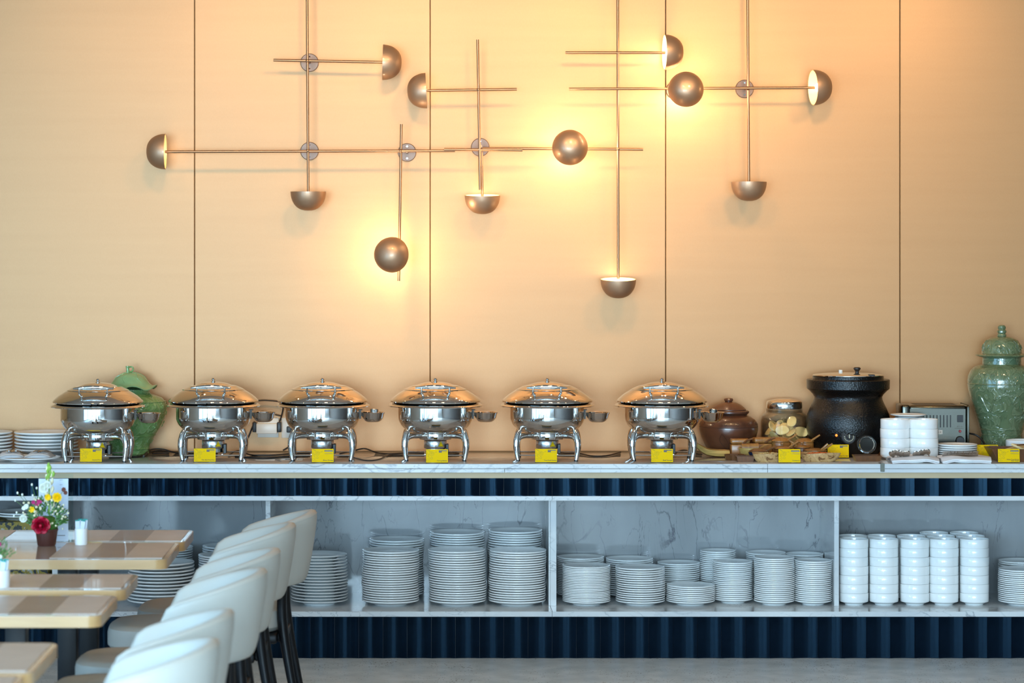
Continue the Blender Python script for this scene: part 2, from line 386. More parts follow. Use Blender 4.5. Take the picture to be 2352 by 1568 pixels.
def link(name, data, mat=None, parent=None, loc=(0, 0, 0), rot=(0, 0, 0)):
    if isinstance(data, MB): data = data.mesh(name)
    if mat is not None and data is not None and not data.materials: data.materials.append(M[mat] if isinstance(mat, str) else mat)
    o = bpy.data.objects.new(name, data); COL.objects.link(o)
    o.location = loc; o.rotation_euler = rot
    if parent: o.parent = parent
    return o
def tag(o, label=None, cat=None, group=None, kind=None):
    if label: o['label'] = label
    if cat: o['category'] = cat
    if group: o['group'] = group
    if kind: o['kind'] = kind
    return o
def thing(name, label, cat, loc=(0, 0, 0), rz=0, group=None):
    return tag(link(name, None, None, None, loc, (0, 0, rz)), label, cat, group)
def dup(o, loc=None, rz=None, label=None, group=None, parent=None):
    c = o.copy(); COL.objects.link(c)
    if parent is not None: c.parent = parent
    if loc is not None: c.location = loc
    if rz is not None: c.rotation_euler = (0, 0, rz)
    if label: c['label'] = label
    if group: c['group'] = group
    for ch in [q for q in KIDS.get(o.name, []) or o.children]: dup(ch, parent=c)
    return c
KIDS = {}
def ordw(i): return 'first' if i == 0 else ordn(i).replace(' plate down', '')
def ordn(i):
    W = ['topmost', 'second', 'third', 'fourth', 'fifth', 'sixth', 'seventh', 'eighth', 'ninth', 'tenth', 'eleventh', 'twelfth', 'thirteenth',
         'fourteenth', 'fifteenth', 'sixteenth', 'seventeenth', 'eighteenth', 'nineteenth', 'twentieth', 'twenty-first', 'twenty-second',
         'twenty-third', 'twenty-fourth', 'twenty-fifth', 'twenty-sixth', 'twenty-seventh', 'twenty-eighth', 'twenty-ninth', 'thirtieth']
    return W[i] + (' plate' if i == 0 else ' plate down')
def text_mesh(s, width=None, size=.01, align='RIGHT', bold=0):
    c = bpy.data.curves.new('t', 'FONT'); c.body = s; c.size = size; c.align_x = align; c.resolution_u = 2; c.offset = bold
    o = bpy.data.objects.new('t', c); COL.objects.link(o)
    dg = bpy.context.evaluated_depsgraph_get()
    me = bpy.data.meshes.new_from_object(o.evaluated_get(dg))
    bpy.data.objects.remove(o); bpy.data.curves.remove(c)
    me.materials.clear()
    if width:
        xs = [v.co.x for v in me.vertices]; k = width / (max(xs) - min(xs))
        for v in me.vertices: v.co *= k
    return me

# ------------------------------------------------------------ room shell
YW = 14.2            # wall face
XL, XR, YF, HC = -5.0, 6.0, -2.0, 3.6
def struct(name, mb, mat, parent=None):
    o = link(name, mb, mat, parent)
    if parent is None: o['kind'] = 'structure'
    return o
struct('floor', MB().box(XL - .2, XR + .2, YF - .2, YW + .3, -.1, 0), 'floor')
struct('ceiling', MB().box(XL - .2, XR + .2, YF - .2, YW + .3, HC, HC + .1), 'ceil')
wb = struct('wall_back', MB().box(XL - .2, XR + .2, YW + .02, YW + .2, 0, HC), 'joint')
jx = [X(q, YW) for q in (447, 988, 1529, 2067)]
pw = 1.18
jj = [jx[0] - pw * k for k in (4, 3, 2, 1)] + jx + [jx[3] + pw * k for k in (1, 2, 3)]
for a, b in zip(jj, jj[1:]):
    link('wall_panel', MB().rbox(max(a, XL) + .002, min(b, XR) - .002, YW, YW + .021, .93, HC, .0015, 1), 'wall', wb)
# left wall with windows
wl = struct('wall_left', MB(), 'plaster')
mb = MB(); ys = [YF] + [q for r_ in WIN_LEFT for q in r_] + [YW + .02]
for a, b in zip(ys[::2], ys[1::2]): mb.box(XL - .2, XL, a, b, 0, HC)
for a, b in WIN_LEFT: mb.box(XL - .2, XL, a, b, 0, .2).box(XL - .2, XL, a, b, 3.1, HC)
wl.data = mb.mesh('wall_left'); wl.data.materials.append(M['plaster'])
wf = struct('wall_front', MB(), 'plaster')
mb = MB(); xs = [XL] + [q for r_ in WIN_FRONT for q in r_] + [XR]
for a, b in zip(xs[::2], xs[1::2]): mb.box(a, b, YF - .2, YF, 0, HC)
for a, b in WIN_FRONT: mb.box(a, b, YF - .2, YF, 0, .2).box(a, b, YF - .2, YF, 3.1, HC)
wf.data = mb.mesh('wall_front'); wf.data.materials.append(M['plaster'])
struct('wall_right', MB().box(XR, XR + .2, YF, YW + .02, 0, HC), 'panel')
k = 0
for a, b in WIN_LEFT:
    k += 1; mb = MB()
    for yy in (a + .03, (a + b) / 2, b - .03): mb.box(XL - .06, XL + .04, yy - .03, yy + .03, .2, 3.1)
    for zz in (.23, 2.2, 3.07): mb.box(XL - .06, XL + .04, a, b, zz - .03, zz + .03)
    struct('window_%d' % k, mb, 'bwood')
for a, b in WIN_FRONT:
    k += 1; mb = MB()
    for xx in (a + .03, (a + b) / 2, b - .03): mb.box(xx - .03, xx + .03, YF - .06, YF + .04, .2, 3.1)
    for zz in (.23, 2.2, 3.07): mb.box(a, b, YF - .06, YF + .04, zz - .03, zz + .03)
    struct('window_%d' % k, mb, 'bwood')

# ------------------------------------------------------------ worktop and cabinets
CT = .93
D0 = 13.40
zt0, zt1, zt2 = Z(1065, D0), Z(1076, D0), Z(1085, D0)
wt = thing('buffet_worktop', 'long grey and white marble worktop running under the whole buffet', 'countertop', (0, D0, CT))
jt = [-4.9, X(1763, D0), 5.9]
for a, b in zip(jt, jt[1:]):
    link('upper_slab', MB().rbox(a + .0006, b - .0006, 0, YW - D0 - .001, zt1 - CT + .0008, 0, .0015, 2), 'slab_top', wt)
    link('slab_edge', MB().rbox(a + .0006, b - .0006, -.004, .0, zt1 - CT + .0008, 0, .001, 1), 'marble', wt)
jt = [-4.9, X(1159, D0), X(1763, D0), 5.9]
for a, b in zip(jt, jt[1:]):
    link('edge_strip', MB().rbox(a + .0008, b - .0008, -.004, .05, zt2 - CT, zt1 - CT - .0008, .001, 1), 'marble', wt)

DT = 13.46
zs = [Z(1088, DT), Z(1097, DT), Z(1098, DT), Z(1138.5, DT), Z(1139, 13.45), Z(1149.5, 13.45), Z(1404, 13.45), Z(1416, 13.45), Z(1417, DT), .002]
ZSH = zs[6]; ZUP = zs[5]
tw = 55.52 * DT / F
def tile_mesh(h):
    n = 12; poly = []
    hw = tw / 2 - .0007
    for i in range(n + 1):
        u = -1 + 2 * i / n
        poly.append((hw * u, .0095 * (1 - u * u)))
    poly += [(hw, .026), (-hw, .026)]
    return MB().prism(poly, 0, h).mesh('tile', 60)
TU, TL_ = tile_mesh(zs[2] - zs[3]), tile_mesh(zs[8] - zs[9])
for q in (TU, TL_): q.materials.append(M['tile'])
j0 = X(213.3, DT)
kmid = round((X(1268, DT) - j0) / tw)
def cabinet(k0, k1, label, divs, backs):
    x0, x1 = j0 + k0 * tw, j0 + k1 * tw
    c = thing('buffet_cabinet', label, 'cabinet', ((x0 + x1) / 2, DT, 0))
    ox = (x0 + x1) / 2
    def P(name, mb, mat): return link(name, mb, mat, c, (-ox, -DT, 0))
    P('valance_board', MB().box(x0, x1, DT + .004, DT + .03, zs[1] - .002, zs[0] + .012), 'beige')
    P('core_panel', MB().box(x0, x1, DT + .0262, DT + .05, zs[5] + .005, zs[0]), 'black')
    P('core_panel', MB().box(x0, x1, DT + .0262, DT + .05, 0, zs[7]), 'black')
    P('top_board', MB().rbox(x0 + .0005, x1 - .0005, 13.45, YW - .045, zs[5], zs[4], .001, 1), 'marble')
    P('shelf', MB().rbox(x0 + .0005, x1 - .0005, 13.45, YW - .045, zs[7], zs[6], .001, 1), 'marble')
    for a, b, mt in backs: P('back_panel', MB().box(a, b, YW - .045, YW - .03, zs[7], zs[4]), mt)
    for a, b in divs: P('divider', MB().rbox(a, b, 13.657, YW - .045, zs[6], zs[5], .001, 1), 'marble')
    for k in range(k0, k1):
        xx = j0 + (k + .5) * tw - ox
        for me, zz in ((TU, zs[3]), (TL_, zs[9])):
            jt_ = random.uniform(-.0012, .0012)
            o = link('tile', me, None, c, (xx, jt_ + random.uniform(0, .001), zz)); o.rotation_euler = (0, 0, random.uniform(-.012, .012))
    return c, x0, x1
DD = 13.657
xm = j0 + kmid * tw
bl = X(150, 14)
cabinet(kmid - 44, kmid, 'long navy tiled cabinet with open marble shelf on the left, behind the chairs',
        [(X(610, DD), X(621, DD)), (X(1260, DD), xm - .0003), (bl - .02, bl + .01)], [(-9.0 if False else j0 + (kmid - 44) * tw, bl, 'black'), (bl, xm, 'marble_v')])
cabinet(kmid, kmid + 38, 'navy tiled cabinet on the right, holding small plates and white bowls on its shelf',
        [(xm + .0003, X(1278, DD)), (X(1916, DD), X(1927, DD))], [(xm, j0 + (kmid + 38) * tw, 'marble_v')])

# ------------------------------------------------------------ wall lamps
YL = 14.03
def wp(px, py, d=YL): return Vector((X(px, d), d, Z(py, d)))
RB = .0066
def hemi():
    r = .088; t = .003
    out = []; inn = []
    for i in range(13):
        a = PI / 2 * i / 12
        rr = r * math.cos(a) ** .82 if i < 12 else 0
        out.append((rr, -.092 * math.sin(a) ** 1.0))
    o = MB().lathe([(r - t, .002), (r, .002)] + out, 48)
    for i in range(13):
        a = PI / 2 * i / 12
        inn.append(((r - t) * math.cos(a) ** .82 if i < 12 else 0, -.088 * math.sin(a)))
    i_ = MB().lathe([(r - .0005, .0022), (r - t, .0015)] + inn, 48)
    return o.mesh('shade', 40), i_.mesh('shade_lining', 40)
HO, HI = hemi(); HO.materials.append(M['bronze']); HI.materials.append(M['cream_in'])
BULB = MB().lathe([(0, -.06), (.012, -.058), (.02, -.045), (.022, -.03), (.018, -.014), (.012, -.01), (0, -.01)], 20).mesh('bulb', 60); BULB.materials.append(M['bulb'])
BULB0 = BULB.copy(); BULB0.materials.clear(); BULB0.materials.append(M['white'])
SOCK = MB().lathe([(0, -.014), (.016, -.014), (.018, .006), (.009, .012), (0, .012)], 20).mesh('bulb_holder', 30); SOCK.materials.append(M['bronze'])
def lamp(parent, px, py, dirv, power=0, d=YL, off=(0, 0, 0)):
    """dirv: direction the open mouth faces"""
    p = wp(px, py, d) + Vector(off)
    q = Vector(dirv).normalized().to_track_quat('Z', 'Y').to_euler()
    s = link('shade', HO, None, parent, p - parent.location, q)
    link('shade_lining', HI, None, s); link('bulb', BULB if power > .5 else BULB0, None, s)
    if power:
        l = bpy.data.lights.new('lamp_bulb_light', 'POINT'); l.energy = power * 1.05; l.color = (1, .74, .47); l.shadow_soft_size = .02
        o = bpy.data.objects.new('lamp_bulb_light', l); COL.objects.link(o)
        o.location = p + Vector(dirv).normalized() * .004
    return s
def rod(parent, a, b, d=YL, d2=None):
    p, q = wp(*a, d), wp(*b, d2 or d)
    o = parent.location
    link('rod', MB().tube([p - o, q - o], RB, 12), 'bronze_r', parent)
def joint(parent, x, y, d=YL):
    link('rod_joint', MB().blob(wp(x, y, d) - parent.location, .0098, 12), 'bronze_r', parent)
def mount(parent, x, y):
    c = wp(x, y, YW - .006) - parent.location
    mt = Matrix.Translation(c) @ Matrix.Rotation(R(90), 4, 'X')
    o = link('wall_plate', MB().lathe([(0, .008), (.043, .008), (.046, .005), (.046, -.005), (0, -.005)], 40, mt), 'plate_br', parent)
    link('screw', MB().lathe([(0, .0095), (.004, .0095), (.0045, .008), (.003, .006)], 12, mt @ Matrix.Translation((0, .03, .0))), 'chrome', o)
    link('screw', MB().lathe([(0, .0095), (.004, .0095), (.0045, .008), (.003, .006)], 12, mt @ Matrix.Translation((0, -.03, .0))), 'chrome', o)
    link('stem', MB().tube([c, c + Vector((0, -(YW - YL) + .006, 0))], .007, 12), 'bronze_r', parent)
LA = thing('wall_lamp', 'bronze rod wall lamp on the left with four domes, one farthest left', 'lamp', tuple(wp(708, 346)))
rod(LA, (705, -60), (708, 440)); rod(LA, (628, 138), (881, 143), YL + .001); rod(LA, (379, 348.5), (1045, 346), YL - .0008)
rod(LA, (922, 285), (916, 645), YL + .002)
for q in ((706, 140), (707, 346), (920, 346.5)): joint(LA, *q)
lamp(LA, 708, 441, (0, 0, 1), .15); lamp(LA, 880, 143, (-1, -.0, .03), .5); lamp(LA, 379, 348, (1, -.0, 0), .4)
lamp(LA, 901, 585, (.45, 1, -.05), 9, YL - .07)
for q in ((711, 144), (711, 347), (935, 350)): mount(LA, *q)
LB = thing('wall_lamp', 'small bronze wall lamp near the middle with one sideways dome and one below', 'lamp', tuple(wp(1101, 205)))
rod(LB, (1097, 91), (1103, 436), YL - .016); rod(LB, (1106, 348), (1108, 452), YL + .002); rod(LB, (978, 208), (1187, 205), YL - .014)
rod(LB, (1020, 342.8), (1200, 344.5), YL - .017, YL - .014)
joint(LB, 1099, 206, YL - .015)
lamp(LB, 978, 208, (1, .0, .05), .5); lamp(LB, 1108, 449, (0, -.08, 1), 1.6)
mount(LB, 1103, 338)
LC = thing('wall_lamp', 'bronze wall lamp right of the middle, its longest rod ending in the lowest dome', 'lamp', tuple(wp(1419, 340)))
rod(LC, (1419, -60), (1420, 640)); rod(LC, (1299, 121), (1528, 121), YL - .001); rod(LC, (1109, 340.5), (1477, 343), YL + .001)
joint(LC, 1419.5, 121); joint(LC, 1419.6, 342)
lamp(LC, 1420, 642, (0, -.1, 1), 1.5); lamp(LC, 1527, 120, (-1, -.06, 0), 2.2); lamp(LC, 1309, 339, (0, 1, -.18), 9, YL - .07)
LD = thing('wall_lamp', 'rightmost bronze wall lamp with three domes, one opening toward the left', 'lamp', tuple(wp(1718, 204)))
rod(LD, (1717, -60), (1720, 420)); rod(LD, (1307, 204.5), (1872, 201.5), YL - .0168)
joint(LD, 1718, 203, YL - .008)
lamp(LD, 1720, 419, (0, .02, 1), 0); lamp(LD, 1868, 201, (-1, -.15, -.03), .7, YL - .016); lamp(LD, 1575, 206, (0, 1, -.25), 9, YL - .07)
mount(LD, 1710, 204); mount(LD, 1551, 207)
for o in (LA, LB, LC, LD): pass

# ------------------------------------------------------------ tableware meshes
def plate_mesh(r, h=.024, rim=False):
    k = r / .136
    if rim:
        pr = [(0, .004), (.060 * k, .004), (.063 * k, 0), (.072 * k, 0), (.074 * k, .004), (.092 * k, .013), (.097 * k, .0145), (.13 * k, .0205), (.1345 * k, .0225), (.136 * k, .0245), (.134 * k, .0262),
              (.128 * k, .0250), (.098 * k, .0190), (.092 * k, .0165), (.082 * k, .0105), (.06 * k, .0095), (0, .0095)]
    else:
        s = h / .024
        pr = [(0, .003), (.066 * k, .003), (.069 * k, 0), (.078 * k, 0), (.08 * k, .003), (.1 * k, .008 * s), (.12 * k, .0135 * s), (.131 * k, .0180 * s), (.1350 * k, .0192 * s), (.1360 * k, .0210 * s), (.1360 * k, .0240 * s), (.1350 * k, .0256 * s), (.133 * k, .0258 * s),
              (.126 * k, .0220 * s), (.11 * k, .0155 * s), (.09 * k, .0105 * s), (.07 * k, .0085), (0, .0080)]
    me = MB().lathe(pr, 44).mesh('plate', 50); me.materials.append(M['porc']); return me
PM = {}
def plate_stack(name, cat, cpx, d, r, n, pitch, z0, where, group, rim=False, h=.024, jit=.0035):
    key = (r, rim, h)
    if key not in PM: PM[key] = plate_mesh(r, h, rim)
    me = PM[key]; x = X(cpx, d)
    dx = dy = 0
    for i in range(n):
        kk = n - 1 - i
        dx += random.uniform(-jit, jit) * .6; dy += random.uniform(-jit, jit) * .4
        dx *= .85; dy *= .85
        o = link(name, me, None, None, (x + dx, d + dy, z0 + i * pitch), (random.uniform(-.004, .004) if i else 0, random.uniform(-.004, .004) if i else 0, random.uniform(0, 6)))
        tag(o, 'white %s, %s in %s' % (cat, ordn(kk), where), 'plate', group)
DF, DB = 13.725, 14.01
zsh = ZSH + .0003
G1 = 'dinner plates stacked on the left shelf'
plate_stack('platter', 'large plate', 369, 13.72, .163, 12, .0163, zsh, 'the big stack under the table corner', 'large plates on the left shelf', h=.027)
plate_stack('platter', 'large plate', 386, 14.01, .122, 21, .0112, zsh, 'the rear stack beside the table corner', 'large plates on the left shelf')
plate_stack('dinner_plate', 'dinner plate', 522, DF, .139, 20, .0114, zsh, 'the front stack hidden by the chair backs', G1)
plate_stack('dinner_plate', 'dinner plate', 528, DB, .136, 21, .0114, zsh, 'the rear stack hidden by the chair backs', G1)
plate_stack('rimmed_plate', 'wide-rimmed plate', 733, DF, .139, 16, .0146, zsh, 'the stack right of the farthest chair', 'wide-rimmed plates on the shelf', rim=True, jit=.0045)
plate_stack('dinner_plate', 'dinner plate', 897, DF, .139, 22, .0114, zsh, 'the front stack of three, left one', G1)
plate_stack('dinner_plate', 'dinner plate', 1050, DF, .139, 22, .0115, zsh, 'the front stack of three, middle one', G1)
plate_stack('dinner_plate', 'dinner plate', 1188, DF, .139, 22, .0114, zsh, 'the front stack against the centre divider', G1)
plate_stack('dinner_plate', 'dinner plate', 911, DB, .136, 24, .0114, zsh, 'the rear stack of three, left one', G1)
plate_stack('dinner_plate', 'dinner plate', 1050, DB, .136, 27, .0114, zsh, 'the rear stack of three, middle one', G1)
plate_stack('dinner_plate', 'dinner plate', 1182, DB, .134, 28, .0113, zsh, 'the rear stack by the centre divider', G1)
G2 = 'small plates stacked on the right shelf'
DG = 13.735
for cpx, r, ytop, pitch, lab, nm in ((1347, .117, 1297, .0080, 'the stack right of the centre divider', 'dessert_plate'), (1470, .120, 1299, .0107, 'the second front stack from the divider', 'dessert_plate'),
                                     (1586, .118, 1340, .0092, 'the lowest front stack', 'dessert_plate'), (1683, .0985, 1288, .0094, 'the front stack right of the lowest', 'side_plate'),
                                     (1778, .0985, 1279, .0094, 'the tallest front stack of small plates', 'side_plate'), (1868, .091, 1287, .0096, 'the front stack beside the right divider', 'side_plate')):
    dg_ = 13.81 if cpx == 1683 else DG
    n = round((Z(ytop, dg_) - ZSH - .021) / pitch) + 1
    plate_stack(nm, nm.replace('_', ' '), cpx, dg_, r, n, pitch, zsh, lab, G2, h=.020, jit=.002)
for cpx, r, ytop, pitch, lab, nm in ((1333, .117, 1279, .0085, 'the rear stack right of the centre divider', 'dessert_plate'), (1446, .117, 1281, .0100, 'the second rear stack from the divider', 'dessert_plate'),
                                     (1559, .106, 1289, .0100, 'the rear stack above the lowest', 'dessert_plate'), (1649, .088, 1264, .0095, 'the tallest rear stack, behind', 'side_plate'),
                                     (1759, .0985, 1266, .0095, 'the rear stack behind the tallest front one', 'side_plate'), (1848, .093, 1271, .0096, 'the rear stack beside the right divider', 'side_plate')):
    n = round((Z(ytop, DB) - ZSH - .021) / pitch) + 1
    plate_stack(nm, nm.replace('_', ' '), cpx, DB - .0, r, n, pitch, zsh, lab, G2, h=.020, jit=.002)
G3 = 'small plates right of the bowls'
for cpx, r, ytop, d, lab in ((2348, .117, 1306, DF, 'the front stack at the right edge'), (2346, .112, 1286, 13.99, 'the rear stack at the right edge')):
    n = round((Z(ytop, d) - ZSH - .021) / .0095) + 1
    plate_stack('dessert_plate', 'dessert plate', cpx, d, r, n, .0095, zsh, lab, G3, h=.020, jit=.002)

def bowl_mesh(r, h, n=40):
    pr = [(0, .004), (r * .52, .004), (r * .55, 0), (r * .62, 0), (r * .64, .004), (r * .90, .0125), (r * .985, .0148), (r, .0170), (r, h - .0015), (r * .985, h), (r * .955, h - .0012), (r * .945, .028), (r * .88, .0215), (0, .011)]
    me = MB().lathe(pr, n).mesh('bowl', 40); me.materials.append(M['porc']); return me
BM_ = bowl_mesh(.0700, .0575)
def bowl_stack(cpx, d, n, z0, where, group, me=BM_, pitch=.0435):
    for i in range(n):
        kk = n - 1 - i
        o = link('stacking_bowl', me, None, None, (X(cpx, d) + random.uniform(-.001, .001), d + random.uniform(-.001, .001), z0 + i * pitch), (0, 0, random.uniform(0, 6)))
        tag(o, 'white straight-sided bowl, %s in %s' % (ordn(kk).replace(' plate', ''), where), 'bowl', group)
G4 = 'stacked white bowls on the right shelf'
for c, w_ in zip((1961, 2030, 2101, 2168, 2238), ('the front stack beside the right divider', 'the second front stack from the divider', 'the middle front stack', 'the fourth front stack from the divider', 'the front stack nearest the small plates')):
    bowl_stack(c, 13.72, 7, zsh, w_, G4)
for c, w_ in zip((1959, 2025, 2093, 2160, 2228), ('the second-row stack beside the right divider', 'the second-row stack after the divider one', 'the middle second-row stack', 'the second-row stack right of middle', 'the second-row stack nearest the small plates')):
    bowl_stack(c, 13.865, 7, zsh, w_, G4)
for c, w_ in zip((2146, 2214), ('the rearmost stack, left of two', 'the rearmost stack, right of two')):
    bowl_stack(c, 14.01, 7, zsh, w_, G4)

# ------------------------------------------------------------ chafing dishes
def pz(py, d=13.66): return Z(py, d) - CT
PC = 13.68
def crom(pts, k):
    return pts
lid_prof = [(.196, .277), (.2165, .2785), (.2180, .283), (.2165, .287), (.208, .296), (.19, .3115), (.168, .326), (.1505, .3355), (.1495, .3395), (.146, .3405), (.13, .3485), (.1165, .3535), (.1155, .3560), (.098, .3565), (.094, .3560), (.078, .3640), (.055, .3705), (.03, .3740), (0, .3755)]
bowl_prof = [(0, .134), (.090, .134), (.108, .1345), (.126, .1375), (.143, .1445), (.157, .1550), (.168, .168), (.1750, .182), (.1785, .192), (.1795, .197), (.1796, .210), (.1796, .236), (.1796, .263)]
rim_prof = [(.1797, .262), (.190, .261), (.212, .2565), (.2265, .2575), (.2280, .2605), (.2255, .264), (.214, .2705), (.203, .2755), (.192, .2762), (.186, .272), (.180, .266)]
def build_chafer():
    c = thing('chafing_dish', 'x', 'chafing dish', (0, 0, CT), 0, 'chafing dishes along the worktop')
    link('pan', MB().lathe(bowl_prof, 72), 'chrome', c)
    link('rim', MB().lathe(rim_prof, 72), 'chrome', c)
    lid = link('lid', MB().lathe(lid_prof, 72), 'chrome', c)
    link('finial', MB().lathe([(.0115, .3745), (.012, .377), (.006, .3785), (.0055, .381), (.0085, .3835), (.0088, .388), (.006, .392), (0, .393)], 20), 'chrome', lid)
    # lid handle: lens shaped bar with two posts
    bar = []
    rr = []
    for i in range(15):
        u = -1 + i / 7
        bar.append((.096 * u, -.196 + .010 * u * u, .3600 - .006 * u * u)); rr.append(.0035 + .0090 * (1 - abs(u) ** 1.8))
    h = link('handle', MB().tube(bar, rr, 12, squash=(.9, 1.0)), 'chrome', lid)
    for s in (-1, 1):
        link('handle_post', MB().tube([(.066 * s, -.195, .356), (.067 * s, -.194, .342), (.066 * s, -.188, .330), (.060 * s, -.170, .320), (.050 * s, -.172, .311)], [.0045, .004, .0062, .0065, .002], 10, smooth=3), 'chrome', lid)
    # stand
    link('stand_ring', MB().lathe([(.073, .100), (.077, .0975), (.0785, .100), (.0785, .131), (.077, .1335), (.073, .131), (.073, .100)], 48), 'chrome', c)
    for sx in (-1, 1):
        for sy in (-1, 1):
            mb = MB()
            mb.tube([(.118 * sx, .088 * sy, .172), (.128 * sx, .098 * sy, .155), (.139 * sx, .107 * sy, .130), (.1455 * sx, .113 * sy, .100), (.1475 * sx, .116 * sy, .070), (.1445 * sx, .118 * sy, .035), (.139 * sx, .12 * sy, .006)],
                    [.0035, .0095, .0145, .0165, .0155, .0125, .0100], 16, smooth=4)
            mb.tube([(.143 * sx, .112 * sy, .092), (.134 * sx, .100 * sy, .112), (.112 * sx, .078 * sy, .1175), (.088 * sx, .055 * sy, .1165), (.066 * sx, .040 * sy, .1165)], [.0125, .0145, .0125, .0115, .011], 14, smooth=4)
            lg = link('leg', mb, 'chrome', c)
            link('rubber_foot', MB().tube([(.139 * sx, .12 * sy, .0065), (.1385 * sx, .12 * sy, 0)], .0095, 14), 'rubber', lg)
    for sy in (-1, 1): link('crossbar', MB().tube([(-.142, .117 * sy, .028), (.142, .117 * sy, .028)], .0032, 8), 'chrome_b', c)
    for sx in (-1, 1): link('crossbar', MB().tube([(.05 * sx, -.117, .031), (.05 * sx, .117, .031)], .003, 8), 'chrome_b', c)
    ht = link('heater', MB().lathe([(0, .0935), (.054, .0935), (.0555, .091), (.0555, .058), (.053, .054), (.046, .0535), (.046, .036), (0, .036)], 40), 'chrome_b', c)
    link('power_box', MB().rbox(.05, .064, -.03, .03, .03, .075, .002, 1), 'rubber', ht)
    # spoon rest on its bracket
    sb = link('spoon_rest', MB().lathe([(0, .0), (.030, .0), (.040, .006), (.050, .020), (.0555, .040), (.0595, .0445), (.0605, .0465), (.0590, .0475), (.055, .0455), (.0485, .022), (.038, .008), (.028, .0025), (0, .0025)], 40), 'chrome', c, (.2430, 0, .181))
    link('bracket', MB().box(.1795, .186, -.012, .012, .196, .240).box(.178, .192, -.02, .02, .238, .2415).tube([(.186, 0, .212), (.196, 0, .214), (.205, 0, .213)], .004, 8), 'inkg', c)
    return c
CH = build_chafer()
pots = [(225, 0.0, 'mirror-steel chafing dish farthest left, standing before the green melon-lidded jar'),
        (490, .01, 'mirror-steel chafing dish, second from the left, left of the wall sockets'),
        (741, .0, 'mirror-steel chafing dish, third from the left, right of the wall sockets'),
        (1000, .0, 'mirror-steel chafing dish with the aubergine sign, fourth from the left'),
        (1257, -.05, 'mirror-steel chafing dish with the tuna sign, second from the right'),
        (1520, -.03, 'mirror-steel chafing dish farthest right, beside the brown clay pot')]
WARN = MB().add([(-.0165, 0, -.013), (.0165, 0, -.013), (0, 0, .015)], [(0, 1, 2)])
chs = []
for i, (px, rz, lab) in enumerate(pots):
    x = X(px, PC)
    if i == 0:
        o = CH; x = X(px, 13.61); o.location = (x, 13.61, CT); o.rotation_euler = (0, 0, rz); o['label'] = lab
    else: o = dup(CH, (x, PC, CT), rz, lab)
    chs.append(o)
for i in (0, 1, 3, 4):
    o = chs[i]; a = R(28)
    mt = Matrix.Translation((.0562 * math.sin(a), -.0562 * math.cos(a), .0765)) @ Matrix.Rotation(a, 4, 'Z')
    w_ = link('warning_sticker', MB().add([(-.015, 0, -.012), (.015, 0, -.012), (.0, 0, .0145)], [(0, 1, 2)], mt), 'yellow', o); w_['label'] = 'yellow triangular warning sticker'
    w2 = MB(); 
    tri = [(-.0112, -.0095), (.0112, -.0095), (0, .0100)]
    for p, q in zip(tri, tri[1:] + tri[:1]):
        pv, qv = Vector((p[0], -.0006, p[1])), Vector((q[0], -.0006, q[1])); t_ = (qv - pv).normalized(); nn = Vector((t_.z, 0, -t_.x)) * .0007
        w2.add([pv - nn, qv - nn, qv + nn, pv + nn], [(0, 1, 2, 3)], mt)
    w2.add([(-.0010, -.0006, .004), (.0010, -.0006, .004), (.0007, -.0006, -.004), (-.0007, -.0006, -.004)], [(0, 1, 2, 3)], mt)
    link('warning_print', w2, 'ink', w_)
def cup_in(i, lab):
    x = X(pots[i][0], PC) + .243
    o = link('steel_cup', MB().lathe([(0, 0), (.019, 0), (.0205, .002), (.0205, .042), (.0195, .0435), (.0185, .042), (.0185, .003), (0, .003)], 28), 'chrome', None, (x + .004, PC + .0, CT + .181 + .018), (0, R(4), 0))
    tag(o, lab, 'cup')
cup_in(2, 'small steel cup in the spoon rest of the third chafing dish'); cup_in(5, 'small steel cup in the spoon rest of the rightmost chafing dish')
def tongs(i, lab, rz, sc_=1):
    x = X(pots[i][0], PC) + .243
    o = thing('serving_tongs', lab, 'tongs', (x, PC, CT + .181 + .020), rz, 'serving tongs in the spoon rests')
    for s in (-1, 1):
        link('arm', MB().tube([(-.034, 0, .014), (-.016, .010 * s, .026), (.012, .013 * s, .022), (.026, .008 * s, .008)], [.0035, .005, .005, .004], 8, smooth=4, squash=(1, .5)), 'steel_thread', o)
    return o
tongs(2, 'brown steel tongs beside the cup in the third spoon rest', .5)
tongs(3, 'small steel tongs lying in the fourth spoon rest', .1)
tongs(4, 'small steel tongs standing up in the fifth spoon rest', 2.6)

